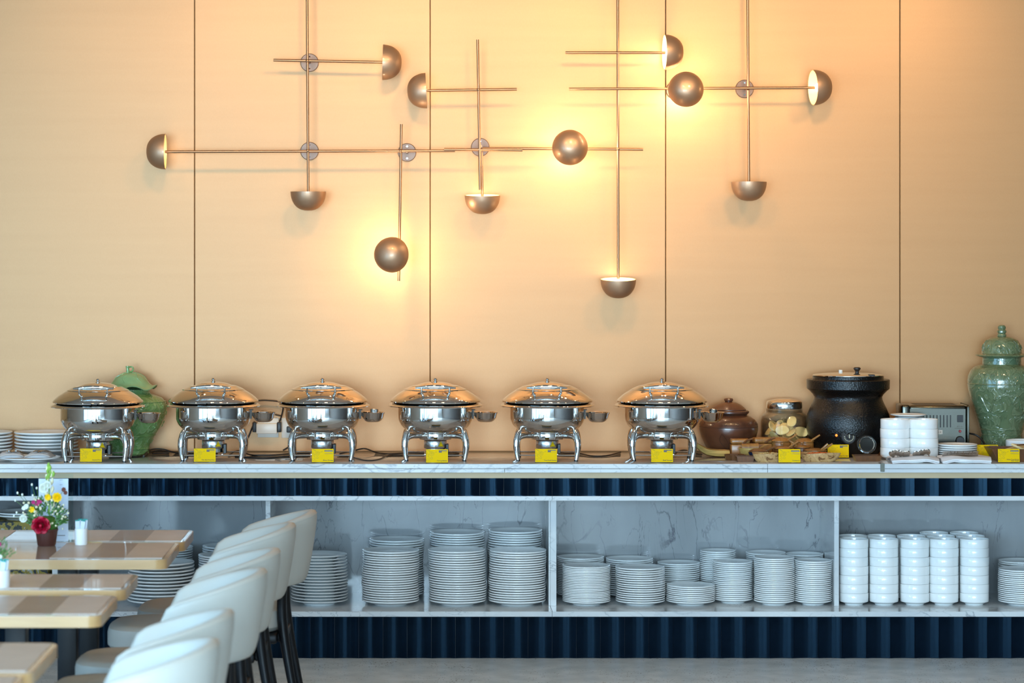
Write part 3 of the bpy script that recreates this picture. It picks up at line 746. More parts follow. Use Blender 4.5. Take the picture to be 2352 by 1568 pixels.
# ------------------------------------------------------------ yellow menu cards
CW, CHH = .1065, .0685
def card(px, py, text, variant, label, d=None, rz=0, widthf=.45, w_=CW, h_=CHH, lean=6):
    d = d or (CAMZ - CT) * F / (py - CY)
    t = thing('menu_card_stand', label, 'sign', (X(px, d), d, CT), rz, 'yellow menu cards on the worktop')
    base = Matrix.Rotation(R(90 - lean), 4, 'X')
    link('acrylic_holder', MB().rbox(-w_ / 2, w_ / 2, -.0012, .0004, .0, h_, .0004, 1, Matrix.Rotation(R(-lean), 4, 'X')).box(-w_ / 2, w_ / 2, .0005, .035, .0, .0015), 'acryl', t)
    def add(nm, mb, mat, zoff):
        return link(nm, mb, mat, t, (0, 0, 0), (R(90 - lean), 0, 0)) if zoff is None else link(nm, mb, mat, t, Vector((0, -.0016 - zoff, .0)), (R(90 - lean), 0, 0))
    # card plane local: x right, y up
    m_ = .0022
    add('card', MB().box(-w_ / 2 + m_, w_ / 2 - .001, .0042, h_ - .0015, -.0004, 0), 'yellow', 0)
    W_ = w_ - m_ - .001; H_ = h_ - .0057; x0 = -w_ / 2 + m_; y0 = h_ - .0015
    def C(u, v): return (x0 + u * W_, y0 - v * H_)
    mb = MB(); lw = .0007
    def ring(cu, cv, r, n=22, e=1.0, a0=0, a1=360):
        cx_, cy_ = C(cu, cv); return [(cx_ + r * W_ * math.cos(R(a0 + (a1 - a0) * i / n)), cy_ + e * r * W_ * math.sin(R(a0 + (a1 - a0) * i / n))) for i in range(n + 1)]
    mb.strip(ring(.255, .335, .103), lw * 1.2); mb.strip(ring(.255, .335, .058, 14), lw)
    mb.strip(ring(.25, .33, .030, 8, .6, 20, 300), lw); mb.strip([C(.22, .28), C(.29, .27)], lw)
    mb.strip([C(.355, .27), C(.485, .20)], lw); mb.strip([C(.44, .225), C(.485, .20)], lw * 2)
    mb.strip([C(.04, .03), C(.10, .06), C(.17, .15)], lw * 1.4); mb.strip([C(.06, .03), C(.18, .13)], lw); mb.strip([C(.05, .05), C(.15, .17)], lw)
    mb.strip([C(.035, .18), C(.07, .30), C(.12, .42)], lw); mb.strip([C(.02, .28), C(.05, .38), C(.09, .43), C(.15, .43)], lw * 1.2)
    mb.strip([C(.03, .51), C(.11, .515)], lw); mb.strip([C(.10, .50), C(.115, .53)], lw * 2.4); mb.strip([C(.11, .54), C(.18, .76)], lw)
    mb.strip(ring(.255, .66, .048, 6), lw * 1.3); mb.strip(ring(.075, .79, .055, 6), lw)
    mb.strip([C(.05, .96), C(.14, .92), C(.21, .88)], lw)
    add('doodle_print', mb, 'inkl', .0002)
    lg = MB()
    if variant == 'A':
        lg.add([(*C(.58, .065), 0), (*C(.95, .065), 0), (*C(.95, .145), 0), (*C(.72, .145), 0), (*C(.72, .25), 0), (*C(.58, .25), 0)], [(0, 5, 4, 3, 2, 1)])
        lg.strip([C(.72, .245), C(.95, .245)], .0008)
        wt_ = MB().strip([C(.745, .105), C(.93, .105)], .0004).strip([C(.60, .12), C(.70, .12)], .0003)
    else:
        lg.add([(*C(.58, .09), 0), (*C(.96, .09), 0), (*C(.96, .21), 0), (*C(.58, .21), 0)], [(0, 3, 2, 1)])
        lg.strip([C(.59, .355), C(.96, .355)], .0014); lg.strip([C(.63, .27), C(.92, .27)], .0003)
        wt_ = MB().strip([C(.61, .16), C(.93, .16)], .0010)
    add('logo_print', lg, 'inkg', .0003); add('logo_lettering', wt_, 'inkw', .0005)
    lines = text.split('\n')
    for i, ln in enumerate(lines):
        if not ln: continue
        wf_ = widthf if i == 0 else widthf * .62
        me = text_mesh(ln, wf_ * W_, size=1, bold=.014)
        p = C(.965, (.90 if len(lines) == 1 else .84) + .095 * i)
        me.materials.append(M['ink'])
        q = link('lettering', me, None, t, Vector((p[0], -.0022, 0)), (R(90 - lean), 0, 0))
        # shift up along the leaning card
        q.location = Vector((p[0], -.0022 + math.sin(R(lean)) * p[1] - .0, math.cos(R(lean)) * p[1]))
    return t
card(208.5, 1062, 'Steamed Rice', 'A', 'yellow card reading Steamed Rice under the farthest left chafing dish', widthf=.40)
card(470, 1062, 'Fish Ball Fried Rice', 'A', 'yellow card reading Fish Ball Fried Rice', widthf=.60)
card(741, 1063, 'Bihun Goreng', 'B', 'yellow card reading Bihun Goreng with a thin bar under its logo', widthf=.44)
card(1003.5, 1064, 'Terong Balado', 'A', 'yellow card reading Terong Balado', widthf=.47)
card(1254, 1063, 'Tuna Kuah Kuning', 'A', 'yellow card reading Tuna Kuah Kuning', widthf=.57)
card(1520.5, 1063, 'Beef Sausage', 'A', 'yellow card reading Beef Sausage under the farthest right chafing dish', widthf=.42)
card(1813, 1063.5, 'Condiment', 'B', 'yellow card reading Condiment between the two figured wooden bowls', widthf=.33, rz=-.02)
card(1925, 1052.5, 'Chicken Porridge', 'A', 'yellow card reading Porridge in front of the black soup kettle', widthf=.50, rz=.03, lean=4)
card(2268, 1053, '', 'A', 'yellow card partly hidden behind the folded napkin and wooden tray', rz=0, lean=4)
card(2317, 1063, 'White Toast Bread\nRoti Tawar', 'B', 'yellow card reading White Toast Bread at the right end', widthf=.57, rz=.03)

# ------------------------------------------------------------ green ceramic jars
def floral_relief(mb, fr, n, zc, rsurf, size, rot0=0):
    for i in range(n):
        a = rot0 + 2 * PI * i / n
        for k in range(5):
            b = 2 * PI * k / 5
            rr = rsurf(zc + size * math.sin(b)) - size * .22
            aa = a + size * math.cos(b) / max(rr, .01)
            mb.blob((rr * math.cos(aa), rr * math.sin(aa), zc + size * math.sin(b)), size * .55, 6)
def interp(prof):
    P = sorted([(z, r) for r, z in prof])
    def f(z):
        for (z0, r0), (z1, r1) in zip(P, P[1:]):
            if z0 <= z <= z1: return r0 + (r1 - r0) * (z - z0) / max(z1 - z0, 1e-6)
        return P[-1][1] if z > P[-1][0] else P[0][1]
    return f
DJ = 14.010
def jz(py): return Z(py, DJ) - CT
sj = DJ / F
xj = X(300, DJ)
GJ = thing('ginger_jar', 'bright green lidded jar with wavy melon-leaf lid behind the leftmost chafing dish', 'jar', (xj, DJ, CT))
gprof = [(0, 0), (.090, 0), (.0955, .004), (.095, .02), (.101, .05), (.128, .096), (.155, .132), (.176, .178), (.1855, .222), (.1865, .235), (.176, .262), (.157, .280), (.122, .293), (.104, .299), (.100, .304), (.098, .322)]
gprof = [(r * .985, z) for r, z in gprof]
link('body', MB().lathe(gprof, 64), 'celadon_l', GJ)
mbf = MB(); fs = interp(gprof[1:])
floral_relief(mbf, None, 10, .243, fs, .011, .2); floral_relief(mbf, None, 12, .205, fs, .008, .5); floral_relief(mbf, None, 9, .150, fs, .012, .1); floral_relief(mbf, None, 10, .065, fs, .008)
for zc in (.095, .03, .262):
    pr = fs(zc); mbf.lathe([(pr - .001, zc - .004), (pr + .003, zc - .001), (pr + .003, zc + .001), (pr - .001, zc + .004)], 64)
link('relief_flowers', mbf, 'celadon_l', GJ)
# wavy lid
v = []; f = []; n = 72; prof = [(0, .404), (.03, .402), (.055, .393), (.075, .378), (.092, .356), (.102, .343), (.112, .335), (.130, .334), (.129, .329), (.110, .329), (.09, .331)]
for r_, z_ in prof:
    for i in range(n):
        a = 2 * PI * i / n; wv = math.cos(a * 5 + .6) * max(0, (r_ - .088)) * .26 if r_ > .088 else 0
        rr = r_ * (1 + (.05 * math.cos(a * 5 + .6) if r_ > .12 else 0))
        v.append((rr * math.cos(a), rr * math.sin(a), z_ + wv))
for k_ in range(len(prof) - 1):
    for i in range(n): f.append((k_ * n + i, k_ * n + (i + 1) % n, (k_ + 1) * n + (i + 1) % n, (k_ + 1) * n + i))
gl = link('lid', MB().add(v, f), 'celadon_p', GJ)
vn = MB()
for a0 in (0.2, 1.3, 2.5, 3.6, 4.4, 5.4):
    vn.tube([(.02 * math.cos(a0), .02 * math.sin(a0), .403), (.050 * math.cos(a0 + .15), .050 * math.sin(a0 + .15), .395), (.073 * math.cos(a0 - .1), .073 * math.sin(a0 - .1), .379), (.092 * math.cos(a0 + .1), .092 * math.sin(a0 + .1), .356)], [.004, .0032, .003, .0015], 6, smooth=3)
link('leaf_veins', vn, 'celadon_p', gl)
link('stem_knob', MB().tube([(-.010, 0, .402), (-.012, 0, .418), (-.014, 0, .436)], [.010, .0075, .009], 12).tube([(-.006, 0, .430), (.008, 0, .432), (.015, 0, .422), (.010, 0, .410), (-.002, 0, .407)], .004, 8, smooth=4), 'celadon_l', gl)
GJ.location = (X(299, DJ), DJ, CT)

xj2 = X(2301, DJ)
GV = thing('temple_jar', 'tall grey-green lidded jar with raised dragon relief at the right end', 'jar', (xj2, DJ, CT))
S = 466.0
vp = [(0, 0), (.094, 0), (.098, .005), (.0995, .02), (.098, .06), (.100, .10), (.113, .15), (.134, .213), (.152, .275), (.165, .325), (.1675, .348), (.166, .353), (.168, .365), (.164, .39), (.150, .418), (.128, .435), (.100, .442), (.095, .446), (.0945, .478)]
link('body', MB().lathe(vp, 72), 'celadon', GV)
fv = interp(vp[1:])
rl = MB()
for zc in (.098, .349, .125):
    pr = fv(zc); rl.lathe([(pr - .001, zc - .004), (pr + .0025, zc - .001), (pr + .0025, zc + .001), (pr - .001, zc + .004)], 72)
def on(a, z, o=.001): r_ = fv(z) + o; return (r_ * math.cos(a), r_ * math.sin(a), z)
link('relief_bands', rl, 'celadon', GV)
dr = MB()
for a0 in (-PI / 2 - 1.1, -PI / 2 + .15, -PI / 2 + 1.7, -PI / 2 + 3.0):
    pts = [on(a0 + .1 * k_, .255 + .040 * math.sin(k_ * 1.05)) for k_ in range(12)]
    dr.tube(pts, [.0025] + [.0055] * 6 + [.0045] * 3 + [.003, .001], 8, smooth=3)
    for k_ in range(6):
        aa = a0 + .12 + .17 * k_
        for zb_, zs_ in ((.318, 1), (.175, 1.4), (.388, 1)):
            dr.tube([on(aa, zb_ + .008 * math.sin(k_ * 2)), on(aa + .05, zb_ + .015), on(aa + .10, zb_ + .004), on(aa + .13, zb_ + .018 * zs_)], [.001, .003, .0025, .001], 6, smooth=3)
for k_ in range(10):
    aa = 2 * PI * k_ / 10
    dr.tube([on(aa, .030), on(aa + .56, .030), on(aa + .56, .088), on(aa, .088), on(aa, .030)], .0016, 6)
    dr.tube([on(aa + .10, .045), on(aa + .18, .072), on(aa + .28, .050), on(aa + .38, .072), on(aa + .46, .045)], .0022, 6, smooth=3)
link('dragon_relief', dr, 'celadon', GV)
lp = [(.092, .474), (.099, .479), (.126, .486), (.130, .489), (.128, .492), (.112, .497), (.099, .500), (.0975, .505), (.0955, .522), (.088, .547), (.070, .568), (.045, .579), (.022, .583), (0, .5835)]
gl2 = link('lid', MB().lathe(lp, 64), 'celadon', GV)
link('knob', MB().lathe([(.020, .581), (.0225, .586), (.0215, .592), (.0175, .597), (.0225, .602), (.0225, .610), (.0165, .616), (.0195, .622), (.0195, .630), (.014, .637), (0, .640)], 28), 'celadon', gl2)
lr = MB(); fl = interp([(r_, z_) for r_, z_ in lp[7:]])
def onl(a, z): r_ = fl(z) + .001; return (r_ * math.cos(a), r_ * math.sin(a), z)
for k_ in range(8):
    aa = 2 * PI * k_ / 8 + .1
    lr.tube([onl(aa, .510), onl(aa, .545), onl(aa + .12, .563), onl(aa + .55, .563), onl(aa + .68, .545), onl(aa + .68, .510), onl(aa, .510)], .0018, 6)
    lr.tube([onl(aa + .18, .518), onl(aa + .30, .538), onl(aa + .42, .524), onl(aa + .52, .542)], .003, 6, smooth=3)
link('lid_relief', lr, 'celadon', gl2)

# ------------------------------------------------------------ clay pot, glass jar, soup kettle, toaster
DP = 14.045
CP = thing('clay_pot', 'round brown clay pot with knobbed lid right of the last chafing dish', 'pot', (X(1673.5, DP), DP, CT))
pp = [(0, 0), (.075, 0), (.088, .006), (.115, .04), (.137, .085), (.1455, .12), (.144, .145), (.131, .168), (.108, .184), (.094, .190), (.091, .193), (.095, .197), (.1015, .203), (.1015, .211), (.096, .215), (.086, .215), (.080, .200), (0, .19)]
link('body', MB().lathe(pp, 56), 'clay', CP)
fc = interp(pp[1:12]); en = MB()
en.lathe([(fc(.135) + .0002, .1338), (fc(.135) + .0009, .135), (fc(.135) + .0002, .1362)], 56)
for k_ in range(14):
    aa = 2 * PI * k_ / 14
    for q in range(5):
        b = 2 * PI * q / 5; zc = .152 + .006 * math.sin(b); r_ = fc(zc); a2 = aa + .006 * math.cos(b) / r_
        en.blob((r_ * math.cos(a2), r_ * math.sin(a2), zc), .0022, 5)
for a0 in (-PI / 2 - .35,):
    pts = []
    for q in range(13):
        u = q / 12; zc = .105 - .075 * u; r_ = fc(zc) + .0006; a2 = a0 - .16 * math.sin(PI * u) + .15 * u; pts.append((r_ * math.cos(a2), r_ * math.sin(a2), zc))
    en.tube(pts, .0009, 5)
    pts = []
    for q in range(13):
        u = q / 12; zc = .105 - .075 * u; r_ = fc(zc) + .0006; a2 = a0 + .32 * u ** .7; pts.append((r_ * math.cos(a2), r_ * math.sin(a2), zc))
    en.tube(pts, .0009, 5)
link('engraving', en, 'clay_d', CP)
cl = link('lid', MB().lathe([(.08, .213), (.0865, .2165), (.0865, .2195), (.078, .229), (.06, .243), (.038, .253), (.018, .2565), (0, .257)], 48), 'clay', CP)
link('knob', MB().lathe([(.017, .255), (.017, .258), (.0215, .262), (.0225, .268), (.020, .273), (.012, .2755), (0, .276)], 28), 'clay', cl)

DGJ = 14.07; xg = X(1801.5, DGJ)
GJR = thing('glass_jar', 'clear glass jar of pale crackers with a shiny steel lid', 'jar', (xg, DGJ, CT))
go = [(0, .0), (.105, .0), (.114, .006), (.1165, .02), (.1165, .165), (.112, .185), (.099, .199), (.0925, .203), (.0905, .208), (.0915, .213), (.0915, .222), (.087, .224)]
gi = [(.084, .222), (.085, .206), (.094, .195), (.107, .182), (.112, .163), (.112, .022), (.108, .010), (0, .006)]
link('glass_body', MB().lathe(go + gi, 56), 'glassj', GJR)
link('lid', MB().lathe([(.084, .2225), (.0875, .2225), (.0885, .226), (.0885, .252), (.086, .257), (.08, .261), (.06, .2665), (.045, .2685), (.043, .270), (0, .2705)], 48), 'chrome', GJR)
def cracker_mesh(seed):
    rs = random.Random(seed); v = []; f = []; n = 20; a_, b_ = rs.uniform(.026, .036), rs.uniform(.018, .026)
    for s in (0, 1):
        for k_, q in enumerate((0.0, .35, .7, .93, 1.0)):
            for i in range(n):
                t = 2 * PI * i / n
                x, y = a_ * q * math.cos(t), b_ * q * math.sin(t) * (1 + .1 * math.sin(2 * t))
                z = 4.2 * (x * x) - 2 * y * y + (.0035 if s else 0) * (1 if q < .95 else .5) + .0008 * math.sin(40 * x * 10 + seed)
                v.append((x, y, z))
    for s in (0, 1):
        o = s * 5 * n
        for k_ in range(4):
            for i in range(n):
                j = (i + 1) % n
                q = (o + k_ * n + i, o + k_ * n + j, o + (k_ + 1) * n + j, o + (k_ + 1) * n + i)
                f.append(q if s else q[::-1])
    for i in range(n): f.append((4 * n + i, 4 * n + (i + 1) % n, 9 * n + (i + 1) % n, 9 * n + i))
    me = MB().add(v, f).mesh('prawn_cracker', 60); me.materials.append(M['cracker']); return me
CRM = [cracker_mesh(s) for s in range(4)]
cr = []
rs = random.Random(3)
lay = [(.022, 8), (.048, 7), (.075, 7), (.100, 6), (.120, 6), (.132, 3)]
for zc, n in lay:
    for i in range(n):
        a = 2 * PI * i / n + zc * 40; rad = (.074 if i % 2 else .056) if zc < .115 else (.050 if zc < .13 else .025)
        cr.append((rad * math.cos(a), rad * math.sin(a), zc + rs.uniform(-.006, .008), rs.uniform(-1.0, 1.0), rs.uniform(-.9, .9), rs.uniform(0, 6)))
cr += [(.0, 0, .02, .2, 0, 0), (0, 0, .06, 0, .3, 1), (0, 0, .1, .3, .1, 2)]
cr += [(-.022, -.085, .108, 1.35, 0, 0), (.028, -.07, .150, .9, -.9, .2), (.078, -.06, .098, 1.2, .4, -.5), (-.068, -.062, .125, 1.0, .9, .3)]
for i, (a, b, c_, rx, ry, rz) in enumerate(cr):
    o = link('prawn_cracker', CRM[i % 4], None, None, (xg + a, DGJ + b, CT + c_ + .012), (rx, ry, rz))
    tag(o, 'pale curled cracker in the heap inside the glass jar', 'cracker', 'crackers in the glass jar')
for o, lb in ((bpy.data.objects['prawn_cracker.%03d' % (len(cr) - 4)], 'pale oval cracker facing front against the jar glass'), (bpy.data.objects['prawn_cracker.%03d' % (len(cr) - 3)], 'pale cracker sticking up highest in the glass jar')):
    o['label'] = lb

DK = 13.95; xk = X(1948, DK)
KT = thing('soup_kettle', 'black round electric soup kettle with hinged steel lid beside the toaster', 'kettle', (xk, DK, CT))
def kz(y): return Z(y, DK) - CT
kp = [(0, .0), (.140, .0), (.150, .012), (.168, .04), (.190, .085), (.204, .135), (.2065, .175), (.200, .215), (.188, .245), (.174, .275), (.1675, .292), (.166, .305), (.172, .318), (.190, .338), (.200, .346), (.2030, .350), (.2035, .394), (.200, .397), (.176, .398), (.174, .400), (.1735, .413), (.160, .414), (0, .40)]
kk = kz(891) / .350
kp = [(r_, z_ * kk) for r_, z_ in kp]
link('body', MB().lathe(kp, 80), 'kettle', KT)
zt_ = kp[-3][1]
kl = link('lid', MB().lathe([(.166, zt_ + .001), (.1725, zt_ + .003), (.173, zt_ + .007), (.168, zt_ + .0085), (.12, zt_ + .014), (.05, zt_ + .0175), (0, zt_ + .018)], 64), 'chrome', KT)
link('lid_knob', MB().lathe([(.010, zt_ + .015), (.009, zt_ + .024), (.015, zt_ + .032), (.018, zt_ + .036), (.0175, zt_ + .041), (.012, zt_ + .0445), (0, zt_ + .045)], 24, Matrix.Translation((.041, -.02, 0))), 'rubber', kl)
link('hinge', MB().rbox(-.042, -.024, .02, .04, zt_ + .010, zt_ + .030, .004, 2), 'white', kl)
link('spoon_notch', MB().rbox(.080, .110, -.14, -.11, zt_ + .006, zt_ + .014, .002, 1), 'rubber', kl)
fk = interp(kp[1:12])
za = kz(1000); ra = fk(za); a = -PI / 2 + math.asin(X(1922.5, DK - .19) - xk) / 1.0 / .2 if False else math.atan2(-1, (X(1922.5, DK - .2) - xk) / .2)
def kon(px, py, off=0.0):
    xx = X(px, DK - .2) - xk; zz = Z(py, DK - .2) - CT; r_ = fk(zz) + off; return Vector((xx, -math.sqrt(max(r_ * r_ - xx * xx, 0)), zz))
p = kon(1922.5, 1000, .001)
link('indicator_light', MB().blob(p, (.0065, .004, .0065), 12), 'redled', KT)
p = kon(1950, 1003, .0); mt = Matrix.Translation(p) @ Matrix.Rotation(R(90), 4, 'X') @ Matrix.Rotation(R(-12), 4, 'X')
link('dial_housing', MB().lathe([(0, .004), (.032, .004), (.036, .001), (.037, -.010), (0, -.010)], 32, mt), 'rubber', KT)
dl = link('dial', MB().lathe([(0, .016), (.011, .016), (.013, .014), (.013, .004), (0, .004)], 24, mt), 'rubber', KT)
dm = MB()
for i in range(15):
    b = R(-100 + i * 15 - 60); 
    q = mt @ Matrix.Rotation(b, 4, 'Z') @ Matrix.Translation((.022, 0, .0046))
    dm.box(-.002, .002, -.0011, .0011, 0, .0006, q)
dm.box(-.0014, .0014, -.009, .009, .0162, .0168, mt); dm.box(-.024, -.019, -.0012, .0012, .0044, .0052, mt)
link('dial_marks', dm, 'inkw', KT)

DTS = 13.885
x0t, x1t = X(2085, DTS), X(2226, DTS); zt_t = Z(929, DTS) - CT
cx_t = (x0t + x1t) / 2; hw = (x1t - x0t) / 2
TS = thing('toaster', 'brushed steel toaster with a row of slots behind the bowl stacks', 'toaster', (cx_t, DTS, CT), -.02)
link('housing', MB().rbox(-hw + .008, hw - .012, 0, .20, .012, zt_t - .004, .014, 4), 'toaster', TS)
link('front_plate', MB().rbox(-hw + .010, hw - .018, -.0025, .004, .015, zt_t - .020, .001, 1), 'toaster', TS)
for s, xx in ((0, -hw - .030), (1, hw - .014)):
    link('end_cap', MB().rbox(xx if s == 0 else xx, xx + (.042 if s == 0 else .016), -.004, .205, .008, zt_t - .001, .012, 4), 'toaster', TS)
for i in range(10):
    xx = X(2113.2 + 7.75 * i, DTS) - cx_t
    link('vent_slot', MB().rbox(xx - .0026, xx + .0026, -.0034, .001, Z(981, DTS) - CT, Z(953, DTS) - CT, .0008, 1), 'rubber', TS)
for i in range(4):
    link('bread_slot', MB().rbox(-hw + .04 + .0, hw - .05, .03 + .045 * i, .05 + .045 * i, zt_t - .010, zt_t - .0035, .001, 1), 'rubber', TS)
sw = link('rocker_switch', MB().rbox(X(2198, DTS) - cx_t, X(2211.5, DTS) - cx_t, -.006, .001, Z(969, DTS) - CT, Z(953, DTS) - CT, .001, 1), 'rubber', TS)
link('red_button', MB().lathe([(0, .008), (.005, .008), (.0068, .005), (.0068, 0)], 20, Matrix.Translation((X(2204.5, DTS) - cx_t, -.002, Z(990, DTS) - CT)) @ Matrix.Rotation(R(90), 4, 'X')), 'red', TS)
link('timer_knob', MB().lathe([(0, .016), (.018, .016), (.021, .012), (.022, 0)], 28, Matrix.Translation((X(2204, DTS) - cx_t, -.002, Z(1011, DTS) - CT)) @ Matrix.Rotation(R(90), 4, 'X')), 'rubber', TS)
me = text_mesh('ETS-4', .024, align='CENTER'); me.materials.append(M['inkg']); link('lettering', me, None, TS, (X(2204, DTS) - cx_t, -.0031, Z(981, DTS) - CT), (R(90), 0, 0))
me = text_mesh('CONVEYOR TOASTER', .040, align='CENTER') if False else text_mesh('TOASTER SERIES', .040, align='CENTER'); me.materials.append(M['inkg'])
bar = MB().box(X(2192, DTS) - cx_t, X(2213, DTS) - cx_t, -.0031, -.0026, Z(983.6, DTS) - CT, Z(982.9, DTS) - CT); link('print_line', bar, 'inkg', TS)
link('label_sticker', MB().box(X(2140, DTS) - cx_t, X(2164.5, DTS) - cx_t, -.0034, -.0026, Z(996.5, DTS) - CT, Z(987, DTS) - CT), 'white', TS)
me = text_mesh('REX', .026, align='RIGHT', bold=0); me.materials.append(M['ink']); link('lettering', me, None, TS, (X(2162.5, DTS) - cx_t, -.0037, Z(994.4, DTS) - CT), (R(90), 0, 0))

# ------------------------------------------------------------ cables and sockets
def cable(pts, label, r=.0038, sm=6):
    o = link('power_cable', MB().tube(pts, r, 8, smooth=sm), 'rubber'); tag(o, label, 'cable'); return o
def cp(px, py, h=0.004):   # point lying on the worktop
    d = (CAMZ - CT - h) * F / (py - CY); return (X(px, d), min(d, YW - .012), CT + h)
def wpn(px, py, d): return (X(px, d), d, Z(py, d))
cable([cp(250, 1050), cp(290, 1049), cp(325, 1047), wpn(345, 1033, 14.05), wpn(372, 1031, 14.08), cp(402, 1039), cp(440, 1041.5), cp(500, 1041)], 'black cable looping between the first two chafing dishes')
cable([cp(330, 1047), wpn(348, 1037, 14.1), wpn(370, 1035, 14.12), cp(388, 1039.5), cp(372, 1040), cp(350, 1041)], 'shorter black cable loop lying before the green jar')
cable([cp(525, 1046), wpn(545, 1035, 14.1), cp(575, 1044), cp(600, 1045), cp(635, 1044.5), cp(665, 1042), cp(712, 1041)], 'black cable crossing the worktop below the wall sockets')
cable([cp(540, 1048), cp(572, 1050.5), cp(610, 1052), cp(650, 1049), cp(690, 1047), cp(712, 1046)], 'nearest black cable between second and third chafing dishes')
cable([cp(780, 1042), wpn(815, 1034, 14.0), wpn(838, 1030, 13.98), cp(862, 1038), cp(890, 1042), cp(935, 1040), cp(975, 1041)], 'black cable between third and fourth chafing dishes')
cable([cp(775, 1046), cp(810, 1050), cp(840, 1057), cp(868, 1055), cp(895, 1045), cp(940, 1045)], 'thin black cable curving toward the front between third and fourth dishes', .003)
cable([cp(1030, 1040), cp(1045, 1038.5), cp(1054, 1041), cp(1040, 1043), cp(1030, 1044)], 'short black cable loop right of the Terong card')
cable([cp(1280, 1037.6), cp(1300, 1041), cp(1330, 1041), cp(1360, 1047), cp(1395, 1046), cp(1425, 1038)], 'black cable between the two rightmost chafing dishes')
cable([cp(1548, 1046), wpn(1558, 1036, 14.05), wpn(1575, 1034, 14.08), cp(1592, 1040), cp(1612, 1043)], 'black cable behind the last chafing dish')
cable([wpn(2226, 995, 14.0), wpn(2240, 998, 13.98), wpn(2252, 1006, 13.97), wpn(2262, 1022, 13.93), cp(2270, 1048)], 'black toaster cable dropping beside the tall green jar', .0045)
# sockets on the wall
yw = YW - .0005
def wbox(px0, px1, py0, py1, t0, t1, r=.002): return MB().rbox(X(px0, YW), X(px1, YW), YW - t1, YW - t0, Z(py1, YW), Z(py0, YW), r, 2)
s1 = link('socket_plate', wbox(592, 640, 959, 1004, 0, .008), 'white'); tag(s1, 'white wall socket plate left, behind the white adapter', 'socket', 'wall sockets between the chafing dishes')
s2 = link('socket_plate', wbox(647, 700, 959, 1005, 0, .008), 'white'); tag(s2, 'white wall socket plate right, half behind the third chafing dish', 'socket', 'wall sockets between the chafing dishes')
s3 = link('power_adapter', wbox(590, 637, 971, 994, .009, .055, .003), 'white'); tag(s3, 'white box adapter plugged into the left wall socket', 'adapter')
for a_, b_, lab in ((581, 590, 'black plug on the left side of the white adapter'), (637, 647, 'black plug on the right side of the white adapter')):
    o = link('plug', MB().rbox(X(a_, YW) + .0005, X(b_, YW) - .0005, YW - .05, YW - .015, Z(991, YW), Z(968, YW), .004, 2), 'rubber'); tag(o, lab, 'plug')
o = link('plug', MB().rbox(X(659, YW), X(672, YW), YW - .042, YW - .009, Z(992, YW), Z(978, YW), .004, 2), 'rubber'); tag(o, 'black plug in the right wall socket', 'plug')
cable([wpn(642, 968, YW - .03), wpn(648, 950, YW - .03), wpn(650, 930, YW - .03), wpn(640, 922, YW - .03), wpn(610, 919, YW - .03), wpn(585, 920, YW - .03)], 'black cable arching up from the adapter over the wall')
cable([wpn(585, 968, YW - .03), wpn(578, 985, YW - .03), wpn(572, 1000, YW - .03), wpn(565, 1015, YW - .03), wpn(560, 1030, YW - .03)], 'black cable dropping from the adapter behind the second dish')
cable([wpn(645, 955, YW - .02), wpn(625, 950, YW - .02), wpn(605, 945, YW - .02), wpn(592, 948, YW - .02), wpn(588, 955, YW - .02)], 'black cable curl above the white adapter')
cable([wpn(668, 990, YW - .03), wpn(672, 1010, YW - .03), wpn(665, 1024, YW - .03), wpn(650, 1034, YW - .03)], 'black cable hanging from the right socket')

# ------------------------------------------------------------ left worktop tableware
GLT = 'plates at the left end of the worktop'
def gd(py): return (CAMZ - CT) * F / (py - CY)
plate_stack('dinner_plate', 'dinner plate', 107, 14.035, .158, 6, .0163, CT + .0003, 'the worktop stack left of the first chafing dish', GLT, h=.027, jit=.003)
plate_stack('dinner_plate', 'dinner plate', -40, 14.035, .148, 6, .0163, CT + .0003, 'the worktop stack cut by the left frame edge', GLT, h=.027, jit=.003)
FP = link('dinner_plate', plate_mesh(.153, .020), None, None, (X(66, 13.57), 13.57, CT + .0003)); tag(FP, 'large white plate carrying wrapped cutlery at the left end', 'plate')
BN = simple('clear_wrap', (.80, .74, .70), .12, coat=.5); M['wrap'] = BN
def bundle(px, rz, lab, seed):
    o = thing('cutlery_bundle', lab, 'cutlery', (X(px, 13.55), 13.55, CT + .0215), rz, 'wrapped cutlery on the left plate')
    rs = random.Random(seed)
    v = []; f = []; nx, ny = 12, 8
    for j in range(ny + 1):
        for i in range(nx + 1):
            u = i / nx * 2 - 1; w_ = j / ny * 2 - 1
            e = max(0, (1 - abs(u) ** 4)) * max(0, (1 - abs(w_) ** 4))
            v.append((u * .062, w_ * .075, .001 + .026 * e + rs.uniform(-.003, .003) * e))
    for j in range(ny):
        for i in range(nx): f.append((j * (nx + 1) + i, j * (nx + 1) + i + 1, (j + 1) * (nx + 1) + i + 1, (j + 1) * (nx + 1) + i))
    nb = len(v); v += [(p_[0], p_[1], 0) for p_ in v]; f += [tuple(q + nb for q in reversed(g)) for g in f]
    link('folded_napkin', MB().add(v, f), 'cloth', o)
    for k_ in range(5):
        a = -.03 + .011 * k_
        link('spoon_handle', MB().tube([(a + .035, .06, .020), (a + .03, .0, .029), (a + .02, -.035, .034), (a + .012, -.062, .030 + .003 * math.sin(k_ * 2))], [.002, .0028, .0035, .005], 8, smooth=3, squash=(1, .5)), 'steel_thread', o)
    link('wrap', MB().tube([(-.058, -.078, .006), (-.02, -.075, .016), (.03, -.078, .018), (.062, -.07, .008)], [.008, .013, .012, .006], 8, smooth=3, squash=(1, .4)), 'wrap', o)
    return o
bundle(25, .1, 'napkin-wrapped cutlery bundle, left one on the plate', 1); bundle(92, -.08, 'napkin-wrapped cutlery bundle, right one on the plate', 2)

